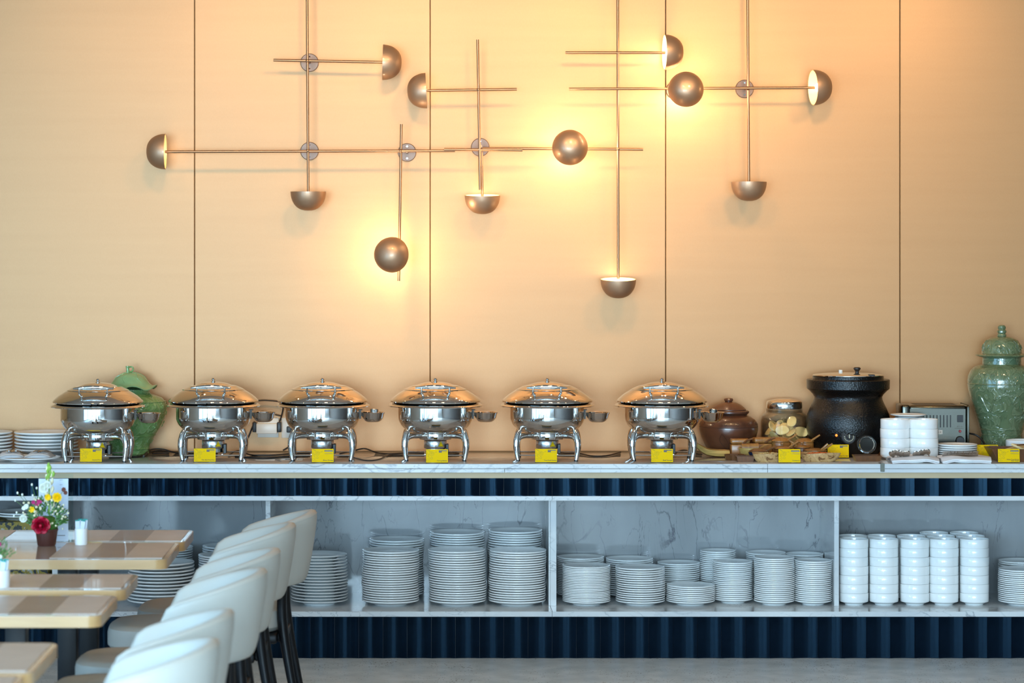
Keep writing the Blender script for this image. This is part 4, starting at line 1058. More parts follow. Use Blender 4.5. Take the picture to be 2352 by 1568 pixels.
# ------------------------------------------------------------ right worktop tableware
BW2 = bowl_mesh(.0705, .0595)
bowl_stack(2055.5, 13.66, 4, CT + .0003, 'the worktop stack behind the spoons', 'white bowls on the worktop', BW2, .0455)
bowl_stack(2121, 13.66, 4, CT + .0003, 'the worktop stack left of the plates', 'white bowls on the worktop', BW2, .0455)
bowl_stack(2088, 13.79, 4, CT + .0003, 'the rear worktop stack under a plate', 'white bowls on the worktop', BW2, .0455)
o = link('side_plate', plate_mesh(.087, .014), None, None, (X(2086, 13.79), 13.79, CT + .0003 + 3 * .0455 + .0600)); tag(o, 'white side plate lying across the top of the worktop bowls', 'plate')
plate_stack('side_plate', 'side plate', 2200, 13.69, .0955, 6, .0105, CT + .0003, 'the worktop stack before the toaster', 'plates before the toaster', h=.020, jit=.0015)
def napkin(px, d, hw_, hd, z, lab, folds=1, seed=0):
    rs = random.Random(seed); v = []; f = []; nx, ny = 20, 10
    for j in range(ny + 1):
        for i in range(nx + 1):
            u = i / nx * 2 - 1; w_ = j / ny * 2 - 1
            zz = .017 + .004 * math.sin(u * 4 + w_ + seed) * (1 - abs(w_) * .4) - .016 * max(0, abs(u) - .55) - .030 * max(0, -w_ - .6)
            v.append((u * hw_ * (1 - .08 * abs(w_)), w_ * hd, zz))
    for j in range(ny):
        for i in range(nx): f.append((j * (nx + 1) + i, j * (nx + 1) + i + 1, (j + 1) * (nx + 1) + i + 1, (j + 1) * (nx + 1) + i))
    m0 = MB().add(v, f); nb = len(v)
    m0.add([(a, b, c_ - .007) for a, b, c_ in v], [tuple(reversed(g)) for g in f])
    edge = [i for i in range(nx + 1)]
    for i in range(nx): m0.f.append((i, i + 1, nb + i + 1, nb + i))
    m1 = MB().add([(a * .985, b * .985 , c_ - .009) for a, b, c_ in v], f); m1.add([(a * .985, b * .985, c_ - .0135) for a, b, c_ in v], [tuple(reversed(g)) for g in f])
    for i in range(nx): m1.f.append((i, i + 1, nb + i + 1, nb + i))
    o = thing('napkin', lab, 'napkin', (X(px, d), d, z))
    link('upper_fold', m0, 'cloth', o); link('lower_fold', m1, 'cloth', o)
    return o
for px, lab in ((2098, 'white plate under the napkin of spoons'), (2216, 'white plate under the folded napkin of forks')):
    o = link('dessert_plate', plate_mesh(.085, .014), None, None, (X(px, 13.498), 13.498, CT + .0003)); tag(o, lab, 'plate')
napkin(2097, 13.50, .122, .08, CT + .014, 'crumpled white napkin cradling a bundle of spoons', seed=1)
napkin(2214, 13.50, .126, .08, CT + .014, 'neatly folded white napkin with a row of forks', seed=4)
SPM = MB().blob((0, 0, 0), (.0130, .020, .0045), 14).tube([(0, .018, .001), (0, .05, .003), (0, .10, .002)], [.0025, .0025, .004], 8, squash=(1, .5)).mesh('spoon', 60); SPM.materials.append(M['steel_thread'])
spx = [(2048, 0), (2053, 1), (2058, 2), (2063, 1), (2068, 0), (2078, -1), (2085, 0), (2102, -1), (2108, 0), (2114, 1), (2120, 2), (2126, 3), (2131, 3)]
for i, (px, k_) in enumerate(spx):
    o = link('spoon', SPM, None, None, (X(px, 13.47), 13.470, CT + .0425 + .0030 * k_ + .0015 * (i % 2)), (R(-52), R(14 * ((i % 3) - 1)), R(8 * ((i % 4) - 1.5))))
    tag(o, 'steel spoon, %s from the left in the crumpled napkin' % ordw(i), 'spoon', 'spoons in the crumpled napkin')
FKM = MB().tube([(0, .10, .002), (0, .04, .004), (0, .012, .001)], [.003, .0018, .0018], 8, squash=(1, .6)).box(-.0055, .0055, .0, .012, -.0005, .0007)
for s in (-.0045, -.0015, .0015, .0045): FKM.box(s - .0007, s + .0007, -.020, .0, -.0005, .0007)
FKM = FKM.mesh('fork', 40); FKM.materials.append(M['steel_thread'])
for i in range(24):
    px = 2167 + 3.35 * i
    o = link('fork', FKM, None, None, (X(px, 13.49), 13.49, CT + .037), (R(-55), 0, R(random.uniform(-5, 5))))
    tag(o, 'steel fork, %s from the left in the folded napkin row' % ordw(i), 'fork', 'forks on the folded napkin')
# metal clip over the edge
o = link('steel_clip', MB().box(-.010, .010, -.0068, -.0052, -.036, .0006).tube([(0, -.006, -.036), (0, -.006, -.0372)], .0095, 16, squash=(1, .1)).box(-.010, .010, -.0068, .06, .0006, .0022), 'toaster', None, (X(2026.5, D0), D0, CT)); tag(o, 'flat steel tong handle hanging over the worktop edge', 'clip')

# wooden things
def lidded_box(name, px, d, w_, dp, h, lab, mat='teak', rz=0, spoon=True, kind='rect'):
    t = thing(name, lab, 'container', (X(px, d), d, CT), rz, 'wooden condiment boxes')
    link('box', MB().rbox(-w_ / 2, w_ / 2, -dp / 2, dp / 2, 0, h * .70, .006, 3), mat, t)
    ld = link('lid', MB().rbox(-w_ / 2 - .001, w_ / 2 + .001, -dp / 2 - .001, dp / 2 + .001, h * .715, h, .009, 4), mat, t)
    link('lid_notch', MB().rbox(w_ / 2 - .04, w_ / 2 - .018, -dp / 2 - .0014, -dp / 2 + .004, h * .74, h * .84, .002, 1), 'teak_d', ld)
    if spoon:
        sp = link('spoon', MB().tube([(w_ / 2 - .03, -dp / 2 - .002, h * .80), (w_ / 2 - .012, -dp / 2 - .012, h * .94), (w_ / 2 + .012, -dp / 2 - .016, h * 1.03)], [.0045, .0055, .005], 8, smooth=4), 'teak_d', t)
    return t
lidded_box('spice_box', 1699, 13.855, .092, .07, .088, 'upright square teak box with lid and spoon, left of its neighbours')
lidded_box('spice_box', 1750, 13.86, .086, .07, .093, 'teak box with lid slightly open, second of the wooden row', rz=.12)
def round_pot(px, d, r, h, lab, mat='teak', lidh=.014, knob=True, sp=(1,), handle_dir=1, body='teak_d'):
    t = thing('wooden_pot', lab, 'pot', (X(px, d), d, CT), 0, 'round wooden condiment pots')
    link('pot', MB().lathe([(0, 0), (r * .72, 0), (r * .9, h * .25), (r, h * .65), (r, h * .9), (r * .96, h), (r * .9, h * .96), (0, h * .9)], 36), body, t)
    ld = link('lid', MB().lathe([(r * .94, h + .0005), (r * 1.03, h + .002), (r * 1.03, h + .005), (r * .8, h + lidh * .7), (r * .3, h + lidh), (0, h + lidh)], 36), mat, t)
    if knob: link('knob', MB().lathe([(.004, h + lidh - .001), (.004, h + lidh + .004), (.009, h + lidh + .008), (.009, h + lidh + .013), (.004, h + lidh + .016), (0, h + lidh + .016)], 18), mat, ld)
    for s in sp:
        link('spoon', MB().tube([(r * .5 * s, -r * .5, h + .004), (r * .9 * s, -r * .7, h + .018 ), (r * .9 * s + .03 * s, -r * .75, h + .038)], [.004, .0052, .0042], 8, smooth=4), mat, t)
    return t
round_pot(1792, 13.87, .052, .072, 'tall round teak pot with a steep spoon behind the condiment card', knob=False, lidh=.022, body='teak')
round_pot(1848, 13.85, .045, .070, 'tall teak pot with upright spoon, right of the row', knob=False, lidh=.020, body='teak')
round_pot(1797, 13.755, .046, .045, 'low knobbed teak pot directly behind the condiment card')
round_pot(1842, 13.755, .040, .050, 'small knobbed teak pot between the wooden pots', sp=(-1,))
round_pot(1873, 13.655, .052, .042, 'wide low teak pot with two spoons pointing right', knob=False, sp=(1, .7))
def open_bowl(name, px, d, r, h, lab, mat, cat='bowl', top=None):
    t = thing(name, lab, cat, (X(px, d), d, CT), 0)
    link('bowl', MB().lathe([(0, 0), (r * .6, 0), (r * .75, h * .2), (r * .93, h * .7), (r * 1.0, h * .93), (r * 1.0, h), (r * .94, h), (r * .85, h * .7), (r * .55, h * .2), (0, h * .15)], 40), mat, t)
    return t
b1 = open_bowl('wooden_bowl', 1722, 13.742, .054, .052, 'grey-brown wooden bowl with a rolled lid and spoon', 'trough')
link('rolled_lid', MB().tube([(-.040, 0, .052), (.042, 0, .054)], [.019, .019], 16), 'teak', b1)
link('spoon', MB().tube([(.05, -.02, .05), (.07, -.03, .065), (.092, -.03, .070)], [.005, .005, .003], 8, smooth=3), 'teak', b1)
b2 = open_bowl('glazed_bowl', 1743, 13.64, .051, .038, 'dark navy bowl with wooden lid before the rolled lid', 'blue')
link('wooden_lid', MB().lathe([(.045, .0385), (.048, .040), (.046, .045), (.03, .052), (0, .053)], 32), 'teak_d', b2)
link('spoon', MB().tube([(.04, -.02, .046), (.06, -.03, .060), (.084, -.03, .066)], [.005, .005, .003], 8, smooth=3), 'teak_d', b2)
def tray(px, d, w_, dp, h, lab, sides=6, mat='teak_d', rz=0):
    t = thing('wooden_tray', lab, 'tray', (X(px, d), d, CT), rz)
    n = sides; mb = MB(); v = []; f = []
    for sc2, z_ in ((.86, 0), (1, h), (.93, h), (.80, h * .3)):
        for i in range(n):
            a = 2 * PI * (i + .5) / n; v.append((w_ / 2 * sc2 * math.cos(a) / math.cos(PI / n), dp / 2 * sc2 * math.sin(a) / math.cos(PI / n), z_))
    for k_ in range(3):
        for i in range(n): f.append((k_ * n + i, k_ * n + (i + 1) % n, (k_ + 1) * n + (i + 1) % n, (k_ + 1) * n + i))
    f.append(tuple(range(n))[::-1]); f.append(tuple(range(3 * n, 4 * n)))
    link('tray', mb.add(v, f).mesh('tray', 20), mat, t)
    return t
tray(1688, 13.645, .10, .10, .026, 'eight-sided dark wooden tray at the left of the condiments', 8)
tray(1711, 13.55, .085, .07, .026, 'slanted square wooden dish left of the onion bowl', 4)
tray(1991, 13.58, .130, .10, .028, 'brown wooden dish holding the leaning glass lid', 4)
# banana-like trough
t = thing('wooden_trough', 'curved yellow wooden trough between the last chafing dish and the spice box', 'trough', (X(1640, 13.80), 13.80, CT))
pts = [(-.085, .0, .062), (-.06, 0, .042), (-.03, 0, .027), (.01, 0, .0215), (.05, 0, .020), (.075, 0, .0205)]
link('trough', MB().tube(pts, [.010, .016, .019, .020, .020, .017], 8, smooth=4, squash=(1.5, .95)), 'trough', t)
# figured wood bowls with toppings
def long_bowl(px, d, w_, dp, h, lab, seed, topm, topn, toplab, topname):
    t = thing('figured_wooden_bowl', lab, 'bowl', (X(px, d), d, CT), 0, 'figured wooden bowls at the worktop front')
    v = []; f = []; n = 40; rs = random.Random(seed)
    prof = [(.0, 0), (.70, 0), (.84, .30), (.95, .7), (1.0, 1.0), (.94, 1.0), (.86, .75), (.5, .55), (0, .55)]
    for q, z_ in prof:
        for i in range(n):
            a = 2 * PI * i / n; e = 1 + .06 * math.sin(2 * a + seed) * q
            v.append((w_ / 2 * q * e * math.copysign(abs(math.cos(a)) ** .75, math.cos(a)), dp / 2 * q * math.sin(a), h * z_ * (1 + .07 * math.cos(a * 2 + seed) * z_)))
    for k_ in range(len(prof) - 1):
        for i in range(n): f.append((k_ * n + i, k_ * n + (i + 1) % n, (k_ + 1) * n + (i + 1) % n, (k_ + 1) * n + i))
    link('bowl', MB().add(v, f), 'olive', t)
    mb = MB(); mb.blob((0, 0, h * .60), (w_ * .40, dp * .38, h * .34), 20)
    for i in range(topn):
        a = rs.uniform(0, 6.28); q = math.sqrt(rs.random()); x_, y_ = w_ * .38 * q * math.cos(a), dp * .36 * q * math.sin(a)
        z_ = h * .60 + h * .34 * math.sqrt(max(0, 1 - q * q)) + .002; l = rs.uniform(.004, .010); b = rs.uniform(0, 6.28)
        mb.tube([(x_ - l * math.cos(b), y_ - l * math.sin(b), z_), (x_, y_, z_ + rs.uniform(.001, .005)), (x_ + l * math.cos(b), y_ + l * math.sin(b), z_ + rs.uniform(-.002, .004))], rs.uniform(.0008, .0018), 4)
    o = link(topname, mb, topm, None, t.location.copy()); tag(o, toplab, 'food', kind='stuff')
    return t
long_bowl(1764, 13.52, .145, .085, .043, 'figured wooden bowl of fried shallots left of the condiment card', 1, 'onion', 130, 'crispy fried shallot shreds heaped in the wooden bowl', 'fried_shallots')
long_bowl(1883, 13.54, .190, .09, .042, 'long figured wooden bowl of red chili right of the condiment card', 2, 'chili', 90, 'orange-red chopped chili filling the long wooden bowl', 'chopped_chili')
# leaning glass lid
gd_ = glass('thick_glass', (.95, 1, .97))
M['tglass'] = gd_
t = thing('glass_cover', 'round greenish glass cover leaning in the brown wooden dish', 'glass cover', (X(1990.5, 13.585), 13.585, CT + .078), 0)
t.rotation_euler = (R(78), 0, 0)
link('glass_disc', MB().lathe([(0, -.004), (.034, -.004), (.040, -.003), (.044, -.001), (.0455, .003), (.044, .007), (.038, .008), (.034, .004), (0, .003)], 44), 'tglass', t)
link('rim_ring', MB().lathe([(.0335, .004), (.036, .0075), (.0385, .004)], 44), 'tglass', t)
# bread tray at right
t = thing('bread_tray', 'brown square wooden tray of toast at the right end', 'tray', (X(2345, 13.60), 13.60, CT))
v = [(-.125, -.085, 0), (.125, -.085, 0), (.125, .085, 0), (-.125, .085, 0), (-.160, -.10, .062), (.160, -.10, .062), (.160, .10, .062), (-.160, .10, .062),
     (-.150, -.092, .062), (.150, -.092, .062), (.150, .092, .062), (-.150, .092, .062), (-.118, -.078, .008), (.118, -.078, .008), (.118, .078, .008), (-.118, .078, .008)]
f = [(0, 3, 2, 1), (0, 1, 5, 4), (1, 2, 6, 5), (2, 3, 7, 6), (3, 0, 4, 7), (4, 5, 9, 8), (5, 6, 10, 9), (6, 7, 11, 10), (7, 4, 8, 11), (8, 9, 13, 12), (9, 10, 14, 13), (10, 11, 15, 14), (11, 8, 12, 15), (12, 13, 14, 15)]
link('tray', MB().add(v, f).mesh('tray', 20), 'teak_d', t)
BRM = MB().rbox(-.055, .055, -.05, .05, -.006, .006, .005, 3).mesh('toast_slice', 50); BRM.materials.append(M['bread'])
for (dx, dy, dz, rx, ry, rz, lab) in ((-.055, 0, .046, .05, -.25, .2, 'toast slice lying leftmost in the wooden tray'), (.02, .01, .056, .35, .12, .9, 'toast slice resting on top in the wooden tray'), (.08, -.01, .040, .1, .2, .3, 'toast slice at the right in the wooden tray'), (0, 0, .024, 0, 0, 0, 'toast slice lowest in the wooden tray')):
    o = link('toast_slice', BRM, None, None, (X(2345, 13.60) + dx, 13.60 + dy, CT + dz), (rx, ry, rz)); tag(o, lab, 'bread', 'toast in the wooden tray')
o = link('wooden_tongs', MB().tube([(-.02, 0, 0), (.06, .0, .004), (.12, 0, .006)], [.005, .006, .006], 8, squash=(1.2, .7)), 'teak_d', None, (X(2345, 13.56), 13.56, CT + .078), (0, 0, .1)); tag(o, 'brown wooden tongs on top of the toast', 'tongs')
o = link('white_bowl', bowl_mesh(.088, .085), None, None, (X(2352, 13.80), 13.80, CT + .0003)); tag(o, 'large white bowl behind the toast tray', 'bowl')

# ------------------------------------------------------------ far left bay
t = thing('patterned_box', 'yellow and black patterned box in the dark left bay of the shelf', 'box', (X(40, 13.90), 13.90, ZSH))
hb = Z(1198, 13.75) - ZSH
M['batik'] = ramp_noise('batik_print', [(0, (.02, .02, .02)), (.45, (.03, .03, .025)), (.5, (.35, .25, .03)), (.62, (.30, .20, .02)), (.66, (.45, .42, .35)), (1, (.05, .05, .05))], (1, 1, 1), 26, 2, .6, 1)
link('box', MB().rbox(-.17, .17, -.15, .15, 0, hb, .004, 2), 'batik', t)
for i, z_ in enumerate((0, .012)):
    o = link('dinner_plate', PM[(.139, False, .024)], None, None, (X(52, 13.90), 13.90, ZSH + hb + .0005 + z_)); tag(o, 'white plate %s on the patterned box in the left bay' % ('below' if i == 0 else 'on top'), 'plate')

# ------------------------------------------------------------ tables, placemats
TZ = .75
def rrect(x0, x1, y0, y1, r, n=5):
    P = []
    for cx_, cy_, a0 in ((x1 - r, y1 - r, 0), (x0 + r, y1 - r, 90), (x0 + r, y0 + r, 180), (x1 - r, y0 + r, 270)):
        for i in range(n + 1): a = R(a0 + 90 * i / n); P.append((cx_ + r * math.cos(a), cy_ + r * math.sin(a)))
    return P
TABS = [(-.995, 11.625, 12.12, 'farthest wooden table, nearest the buffet'), (-1.012, 11.0, 11.61, 'wooden table carrying the potted flowers, second from the buffet'), (-1.070, 10.05, 10.53, 'wooden table in the middle, behind the front ones'),
        (-1.078, 9.36, 9.90, 'wooden table with a clear rounded corner and black leg, fourth from the buffet'), (-1.135, 8.12, 8.74, 'blurred wooden table at the lower left'), (-1.145, 7.45, 8.08, 'nearest wooden table, at the bottom left edge')]
def build_table(xr, y0, y1, lab):
    wd = 1.25; t = thing('dining_table', lab, 'table', (xr - wd / 2, (y0 + y1) / 2, 0), 0, 'dining tables in a row')
    dy = (y1 - y0) / 2
    link('table_edge', MB().prism(rrect(-wd / 2, wd / 2, -dy, dy, .045), TZ - .039, TZ - .0022).mesh('table_edge', 30), 'wood_t', t)
    link('tabletop', MB().prism(rrect(-wd / 2 + .003, wd / 2 - .003, -dy + .003, dy - .003, .043), TZ - .0022, TZ).mesh('tabletop', 30), 'top_lam', t)
    for lx in (wd / 2 - .42, -wd / 2 + .35):
        link('leg', MB().rbox(lx - .038, lx + .038, -.04, .04, .03, TZ - .039, .004, 2), 'bwood', t)
        link('foot', MB().rbox(lx - .045, lx + .045, -dy + .03, dy - .03, 0, .03, .006, 2), 'bwood', t)
    return t
def placemat(x1, y0, y1, lab, w_=.44, flip=False):
    t = thing('placemat', lab, 'placemat', (x1 - w_ / 2, (y0 + y1) / 2, TZ), 0, 'striped woven placemats')
    dy = (y1 - y0) / 2; k_ = w_ / 3
    link('mat_stripe', MB().box(-w_ / 2, -w_ / 6, -dy, dy, .0002, .0022), 'mat_l', t)
    o = link('mat_stripe', MB().box(-w_ / 6, w_ / 6, -dy, dy, .0002, .0022), 'mat_d', t); o['label'] = 'dark brown stripe'
    link('mat_stripe', MB().box(w_ / 6, w_ / 2, -dy, dy, .0002, .0022), 'mat_l', t)
    return t
nm = ['farthest table', 'table with the flowers', 'middle table', 'table with the clear rounded corner', 'blurred lower left table', 'nearest table']
for i, (xr, y0, y1, lab) in enumerate(TABS):
    build_table(xr, y0, y1, lab)
    placemat(xr - .02, y0 + .04, y1 - .03, 'striped woven placemat at the right end of the ' + nm[i])
    placemat(xr - .76, y0 + .04, y1 - .03, 'striped woven placemat at the left end of the ' + nm[i])

# ------------------------------------------------------------ chairs
def shell_mesh(inset=0, zin=0, a_max=108, thick=.05):
    na, v, f = 36, [], []
    sect = []
    for i in range(na + 1):
        a = R(-a_max + 2 * a_max * i / na); ta = abs(a) / R(a_max)
        zt_ = .860 - .105 * ta ** 1.7; zb = .560 - .04 * ta ** 2
        # round off the ends of the back
        if ta > .86: q = (ta - .86) / .14; zt_ -= .055 * (1 - math.sqrt(max(0, 1 - q * q))); zb += .06 * (1 - math.sqrt(max(0, 1 - q * q)))
        ring = []
        H = zt_ - zb; m_ = 20
        for k_ in range(m_):
            b = 2 * PI * k_ / m_
            # superellipse cross-section: thickness radial, height vertical
            cr_, cz_ = math.cos(b), math.sin(b)
            er = math.copysign(abs(cr_) ** .55, cr_) * thick / 2; ez = math.copysign(abs(cz_) ** .42, cz_) * H / 2
            u = (ez + H / 2) / H
            scl = .80 + .20 * u ** .8           # tapers inwards to the bottom
            th_ = er * (1 if ta < .97 else .6)
            rx, ry = .255 * scl + th_, .245 * scl + th_
            ring.append((rx * math.cos(a) - .005, ry * math.sin(a), (zt_ + zb) / 2 + ez))
        sect.append(ring)
    for ring in sect: v += ring
    m_ = len(sect[0])
    for i in range(na):
        for k_ in range(m_): j = (k_ + 1) % m_; f.append((i * m_ + k_, i * m_ + j, (i + 1) * m_ + j, (i + 1) * m_ + k_))
    f.append(tuple(range(m_))); f.append(tuple(range(na * m_, (na + 1) * m_))[::-1])
    me = MB().add(v, f).mesh('backrest', 60); me.materials.append(M['leather'])
    # seam piping along the rim
    pp_ = []
    for i in range(2, na - 1):
        r_ = sect[i]; p_ = Vector(r_[3]); pp_.append(p_)
    sm = MB().tube(pp_, .0022, 6).mesh('seam', 60); sm.materials.append(M['leather'])
    return me, sm
SHL, SEAM = shell_mesh()
def build_chair():
    t = thing('dining_chair', 'x', 'chair', (0, 0, 0), 0, 'white chairs in a row')
    b = link('backrest', SHL, None, t); link('seam', SEAM, None, b)
    # cushion seat, rounded at the front
    v = []; f = []; n = 48
    prof = [(0, .365), (.86, .365), (.95, .372), (1.0, .39), (1.0, .435), (.985, .455), (.93, .466), (.8, .470), (0, .472)]
    for q, z_ in prof:
        for i in range(n):
            a = 2 * PI * i / n
            v.append((-.175 + .305 * q * math.copysign(abs(math.cos(a)) ** .6, math.cos(a)), .245 * q * math.copysign(abs(math.sin(a)) ** .6, math.sin(a)), z_))
    for k_ in range(len(prof) - 1):
        for i in range(n): f.append((k_ * n + i, k_ * n + (i + 1) % n, (k_ + 1) * n + (i + 1) % n, (k_ + 1) * n + i))
    link('seat', MB().add(v, f), 'leather', t)
    link('seat_frame', MB().rbox(-.42, .11, -.20, .20, .325, .364, .01, 2), 'bwood', t)
    for sy in (-1, 1):
        link('leg', MB().tube([(.140, .115 * sy, .575), (.128, .145 * sy, .50), (.135, .170 * sy, .38), (.165, .19 * sy, .20), (.205, .205 * sy, 0)], [.012, .020, .021, .018, .014], 12, smooth=3, squash=(1, 1.1)), 'bwood', t)
        link('leg', MB().tube([(-.38, .18 * sy, .345), (-.41, .20 * sy, 0)], [.02, .013], 12), 'bwood', t)
    link('cross_rail', MB().rbox(.110, .150, -.17, .17, .330, .365, .006, 2), 'bwood', t)
    return t
CHR = build_chair()
chl = [(733, 11.87, 'white leather chair farthest back, its whole back panel in view'), (685, 11.33, 'white leather chair, second from the buffet, with brightly lit inner back'),
       (650, 10.40, 'white leather chair, third from the buffet'), (620, 9.76, 'white leather chair, fourth from the buffet, with the largest visible back'),
       (545, 8.68, 'white leather chair second nearest the camera, blurred and bluish'), (512, 8.04, 'white leather chair nearest the camera at the bottom edge')]
for i, (px, d, lab) in enumerate(chl):
    xo = X(px, d) - .277
    if i == 0: CHR.location = (xo, d, 0); CHR['label'] = lab
    else: dup(CHR, (xo, d, 0), random.uniform(-.03, .03), lab)

# ------------------------------------------------------------ flowers and table things
M['potb'] = simple('brown_plastic', (.075, .022, .016), .4)
M['leaf'] = simple('leaf_green', (.05, .15, .02), .5, var=.4, vscale=60)
M['leafl'] = simple('pale_green', (.28, .48, .08), .45, var=.2, vscale=60)
M['petw'] = simple('white_petal', (.80, .82, .72), .6)
M['petr'] = simple('red_petal', (.48, .002, .03), .5)
M['pety'] = simple('yellow_petal', (.90, .55, .0), .5)
M['petm'] = simple('magenta_petal', (.50, .03, .16), .5)
M['petb'] = simple('brown_petal', (.16, .05, .03), .6)
M['petc'] = simple('cream_petal', (.78, .74, .50), .6)
DFX = 11.5; xf = X(107, DFX); sf = DFX / F
FL = thing('flower_arrangement', 'potted flower arrangement with a large red rose on the table', 'flowers', (xf, DFX, TZ))
link('pot', MB().lathe([(0, 0), (.034, 0), (.037, .004), (.045, .060), (.047, .062), (.047, .068), (.043, .068), (.040, .055), (0, .05)], 32), 'potb', FL)
def fp(px, py, dy=0): return Vector(((px - 107) * sf, dy, (1251.5 - py) * sf))
rs = random.Random(5)
fo = MB()
def leafblade(mb, p, dirv, l, w_):
    d_ = Vector(dirv).normalized(); s = d_.cross(Vector((0, -1, .3))).normalized() * w_
    mb.add([p, p + d_ * l * .5 + s, p + d_ * l, p + d_ * l * .5 - s], [(0, 1, 2, 3)])
for i in range(420):
    a = rs.uniform(-1.25, 1.25); q = rs.uniform(.3, 1) ** .6; yy = rs.uniform(-.055, .06)
    L = (.085 + .05 * math.cos(a) ** 2) * q
    p_ = Vector((math.sin(a) * L * .85, yy, .065 + math.cos(a) * L * .95))
    leafblade(fo, p_, (math.sin(a) + rs.uniform(-.6, .6), rs.uniform(-.5, .5), math.cos(a) + rs.uniform(-.5, .5)), rs.uniform(.012, .026), rs.uniform(.0015, .004))
fo.blob((0, 0, .085), (.045, .04, .035), 14, seed=2, amp=.15)
link('foliage', fo, 'leaf', FL)['kind'] = 'stuff'
def daisy(name, px, py, r, mat, n=8, dy=-.03, layers=2, cup=.3):
    c = fp(px, py, dy); mb = MB()
    for L in range(layers):
        for i in range(n):
            a = 2 * PI * (i + .5 * L) / n; rr = r * (1 - .28 * L)
            tip = c + Vector((math.cos(a) * rr, -cup * r * (1 + L * .6), math.sin(a) * rr))
            s = Vector((-math.sin(a), 0, math.cos(a))) * rr * .42
            mid = c + (tip - c) * .62
            mb.add([c, mid + s, tip + s * .35, tip - s * .35, mid - s], [(0, 1, 2, 3, 4)])
    o = link(name, mb.mesh(name, 0), mat, FL); return o
# rose: spiral of cupped petals
c = fp(99, 1201, -.075); mb = MB()
for L, (rr, n, ph, tz) in enumerate(((.009, 3, .3, .010), (.0155, 4, 0, .007), (.023, 5, .5, .002), (.031, 6, .2, -.004), (.037, 7, .7, -.011))):
    for i in range(n):
        a0 = 2 * PI * i / n + ph; m_ = 7; rows = []
        for k_ in range(m_):
            a = a0 + (k_ / (m_ - 1) - .5) * 2.4 * PI / n * 1.25
            e = 1 - abs(k_ / (m_ - 1) - .5) * 2
            ew = .82 + .18 * math.sqrt(max(e, 0))
            base = c + Vector((math.cos(a) * rr * .45, .012, math.sin(a) * rr * .42))
            mid = c + Vector((math.cos(a) * rr * .95, -tz * .5 - .004, math.sin(a) * rr * .88))
            tip = c + Vector((math.cos(a) * rr * 1.08 * ew, -tz - .010 * e, math.sin(a) * rr * 1.0 * ew))
            rows.append((base, mid, tip))
        vv = [p_ for r_ in rows for p_ in r_]; ff = []
        for k_ in range(m_ - 1):
            for q in range(2): ff.append((k_ * 3 + q, k_ * 3 + q + 1, (k_ + 1) * 3 + q + 1, (k_ + 1) * 3 + q))
        mb.add(vv, ff)
mb.blob(c + Vector((0, -.004, 0)), (.0085, .009, .0085), 10)
o = link('rose', mb.mesh('rose', 80), 'petr', FL); o['label'] = 'large red rose'
# tuberose spike
sp = MB()
for i in range(10):
    yy = 1165 - i * 9; s_ = (-1) ** i; b = fp(115 + s_ * (6 - i * .35), yy, -.02)
    sp.tube([b, b + Vector((s_ * .004, -.003, .014)), b + Vector((s_ * .006, -.004, .028))], [.004, .0090 - .0003 * i, .003], 8, smooth=2)
link('bud_spike', sp, 'petc', FL)
sp2 = MB()
for i, (px, py) in enumerate(((113, 1096), (118, 1090), (111, 1084), (116, 1078), (113, 1072), (124, 1092), (109, 1100))):
    b = fp(px, py, -.022); sp2.tube([b, b + Vector((.001, -.002, .012)), b + Vector((.001, -.002, .022))], [.004, .0072, .0025], 8, smooth=2)
sp2.tube([fp(113, 1180), fp(114, 1120, -.015), fp(114, 1070, -.02)], [.003, .0028, .001], 6)
o = link('green_buds', sp2, 'leafl', FL); o['label'] = 'green bud tip of the tall spike'
daisy('white_bloom', 104, 1117, .020, 'petw', 14, -.035, 3, .5); daisy('white_bloom', 112, 1110, .016, 'petw', 12, -.04, 3, .5)
daisy('yellow_bloom', 135, 1138, .020, 'pety', 9, -.05, 3); daisy('yellow_bloom', 114, 1138, .014, 'pety', 8, -.05, 2); daisy('yellow_bloom', 77, 1166, .013, 'pety', 7, -.05, 2)
daisy('magenta_bloom', 94, 1148, .012, 'petm', 7, -.045, 2); daisy('magenta_bloom', 80, 1150, .009, 'petm', 6, -.04, 2); daisy('magenta_bloom', 88, 1156, .008, 'petm', 6, -.05, 2)
daisy('white_bloom', 57, 1187, .016, 'petw', 12, -.04, 3, .4); daisy('white_bloom', 63, 1160, .011, 'petw', 9, -.03, 2); daisy('white_bloom', 57, 1164, .009, 'petw', 8, -.03, 2)
daisy('brown_bloom', 148, 1122, .010, 'petb', 7, -.02, 2); daisy('brown_bloom', 152, 1129, .009, 'petb', 7, -.02, 2)
for i, (px, py) in enumerate(((41, 1130), (36, 1147), (39, 1175), (33, 1183), (74, 1111), (85, 1119), (76, 1136), (52, 1134), (87, 1181))):
    c = fp(px, py, -.01); mbx = MB().blob(c, (.0042, .0042, .0058), 8)
    link('white_bud', mbx, 'petw', FL)
for i in range(44):
    px, py = rs.choice([(rs.uniform(108, 168), rs.uniform(1150, 1212)), (rs.uniform(120, 162), rs.uniform(1140, 1200)), (rs.uniform(55, 100), rs.uniform(1140, 1180))])
    if px > 130 and py < 1125 + (px - 130) * .5: continue
    link('small_bloom', MB().blob(fp(px, py, rs.uniform(-.06, -.03)), rs.uniform(.0035, .006), 7, seed=i, amp=.2), 'petc', FL)
st = MB()
for (px, py) in ((41, 1130), (36, 1147), (39, 1175), (33, 1183), (74, 1111), (85, 1119), (52, 1134), (57, 1187), (148, 1122)):
    st.tube([fp(107, 1205), fp((px + 107) / 2 - 4, (py + 1200) / 2, -.005), fp(px, py, -.01)], .0009, 5, smooth=3)
link('stems', st, 'leaf', FL)
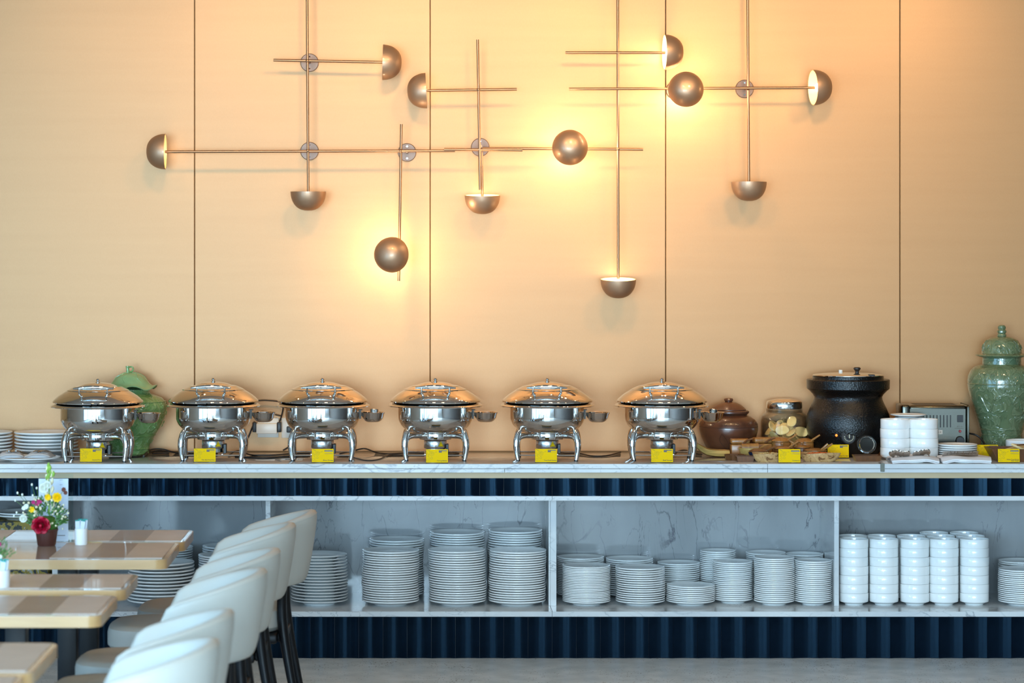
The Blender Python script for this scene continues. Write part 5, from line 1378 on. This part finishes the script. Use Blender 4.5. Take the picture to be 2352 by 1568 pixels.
# acrylic menu holder
DA = 11.66; xa = X(129, DA); sa = DA / F
t = thing('table_sign', 'clear acrylic stand with a white leaflet behind the flowers', 'sign', (xa, DA, TZ))
link('acrylic_holder', MB().rbox(-39 * sa, 39 * sa, -.0015, .0015, 0, (1247 - 1092) * sa, .0005, 1).box(-39 * sa, 39 * sa, -.0, .05, 0, .002), 'acryl', t)
M['leaflet'] = simple('leaflet_white', (.62, .68, .76), .5)
link('leaflet', MB().box(-40 * sa, 28 * sa, -.0030, -.0020, .001, (1247 - 1103) * sa), 'leaflet', t)
bx = MB()
for a_, b_ in (((137, 1106), (144, 1106)), ((144, 1106), (144, 1117)), ((144, 1117), (137, 1117)), ((137, 1117), (137, 1106))):
    bx.add([((a_[0] - 129) * sa - .0006, -.0034, (1247 - a_[1]) * sa - .0006), ((b_[0] - 129) * sa + .0006, -.0034, (1247 - b_[1]) * sa - .0006), ((b_[0] - 129) * sa + .0006, -.0034, (1247 - b_[1]) * sa + .0006), ((a_[0] - 129) * sa - .0006, -.0034, (1247 - a_[1]) * sa + .0006)], [(0, 1, 2, 3)])
bx.box((132 - 129) * sa, (150 - 129) * sa, -.0034, -.0031, (1247 - 1234) * sa, (1247 - 1232.5) * sa)
link('leaflet_print', bx, 'inkg', t)
# sachet cups
M['teal'] = simple('teal_print', (.0, .25, .22), .5)
def sachet_cup(px, d, lab, r=.0262, h=.0665):
    t = thing('sachet_cup', lab, 'cup', (X(px, d), d, TZ))
    link('cup', MB().lathe([(0, 0), (r * .92, 0), (r * .97, .003), (r, .01), (r, h), (r * .97, h + .001), (r * .93, h), (r * .92, .005), (0, .005)], 32), 'porc', t)
    for i, (dx, dy, rz, tl) in enumerate(((-.014, -.004, .1, -.03), (-.004, .004, -.2, .0), (.006, -.002, .3, .06), (.013, .004, .1, .10), (.004, -.010, .0, .16))):
        mt = Matrix.Translation((dx, dy, h - .002)) @ Matrix.Rotation(tl, 4, 'Y') @ Matrix.Rotation(rz, 4, 'Z')
        s = link('sachet', MB().box(-.009, .009, -.0008, .0008, -.035, .036 + .004 * (i % 2), mt), 'leaflet', t)
        link('sachet_band', MB().box(-.0092, .0092, -.0010, .0010, .033 + .004 * (i % 2), .038 + .004 * (i % 2), mt), 'teal', s)
    return t
sachet_cup(186.5, 11.52, 'white cup of teal-banded paper sachets beside the flowers')
sachet_cup(3, 10.12, 'white cup of paper sachets at the left frame edge', .031, .062)
t = thing('flower_arrangement', 'small flowers cut off by the left frame edge', 'flowers', (X(-22, 10.2), 10.2, TZ))
link('pot', MB().lathe([(0, 0), (.034, 0), (.045, .060), (.047, .068), (.043, .068), (0, .05)], 28), 'potb', t)
fo = MB()
for i in range(160):
    a = rs.uniform(-1.2, 1.2); q = rs.random() ** .5; L = .11 * q
    leafblade(fo, Vector((math.sin(a) * L * .75, rs.uniform(-.04, .04), .065 + math.cos(a) * L)), (math.sin(a), rs.uniform(-.5, .5), math.cos(a)), .02, .003)
link('foliage', fo, 'leaf', t)['kind'] = 'stuff'
for (dx, dz, mt_) in ((.036, .150, 'petm'), (.030, .125, 'petw'), (.040, .105, 'petw'), (-.01, .16, 'pety')):
    mbx = MB().blob((dx, -.03, dz), (.009, .008, .008), 9, seed=3, amp=.2); link('bloom', mbx, mt_, t)
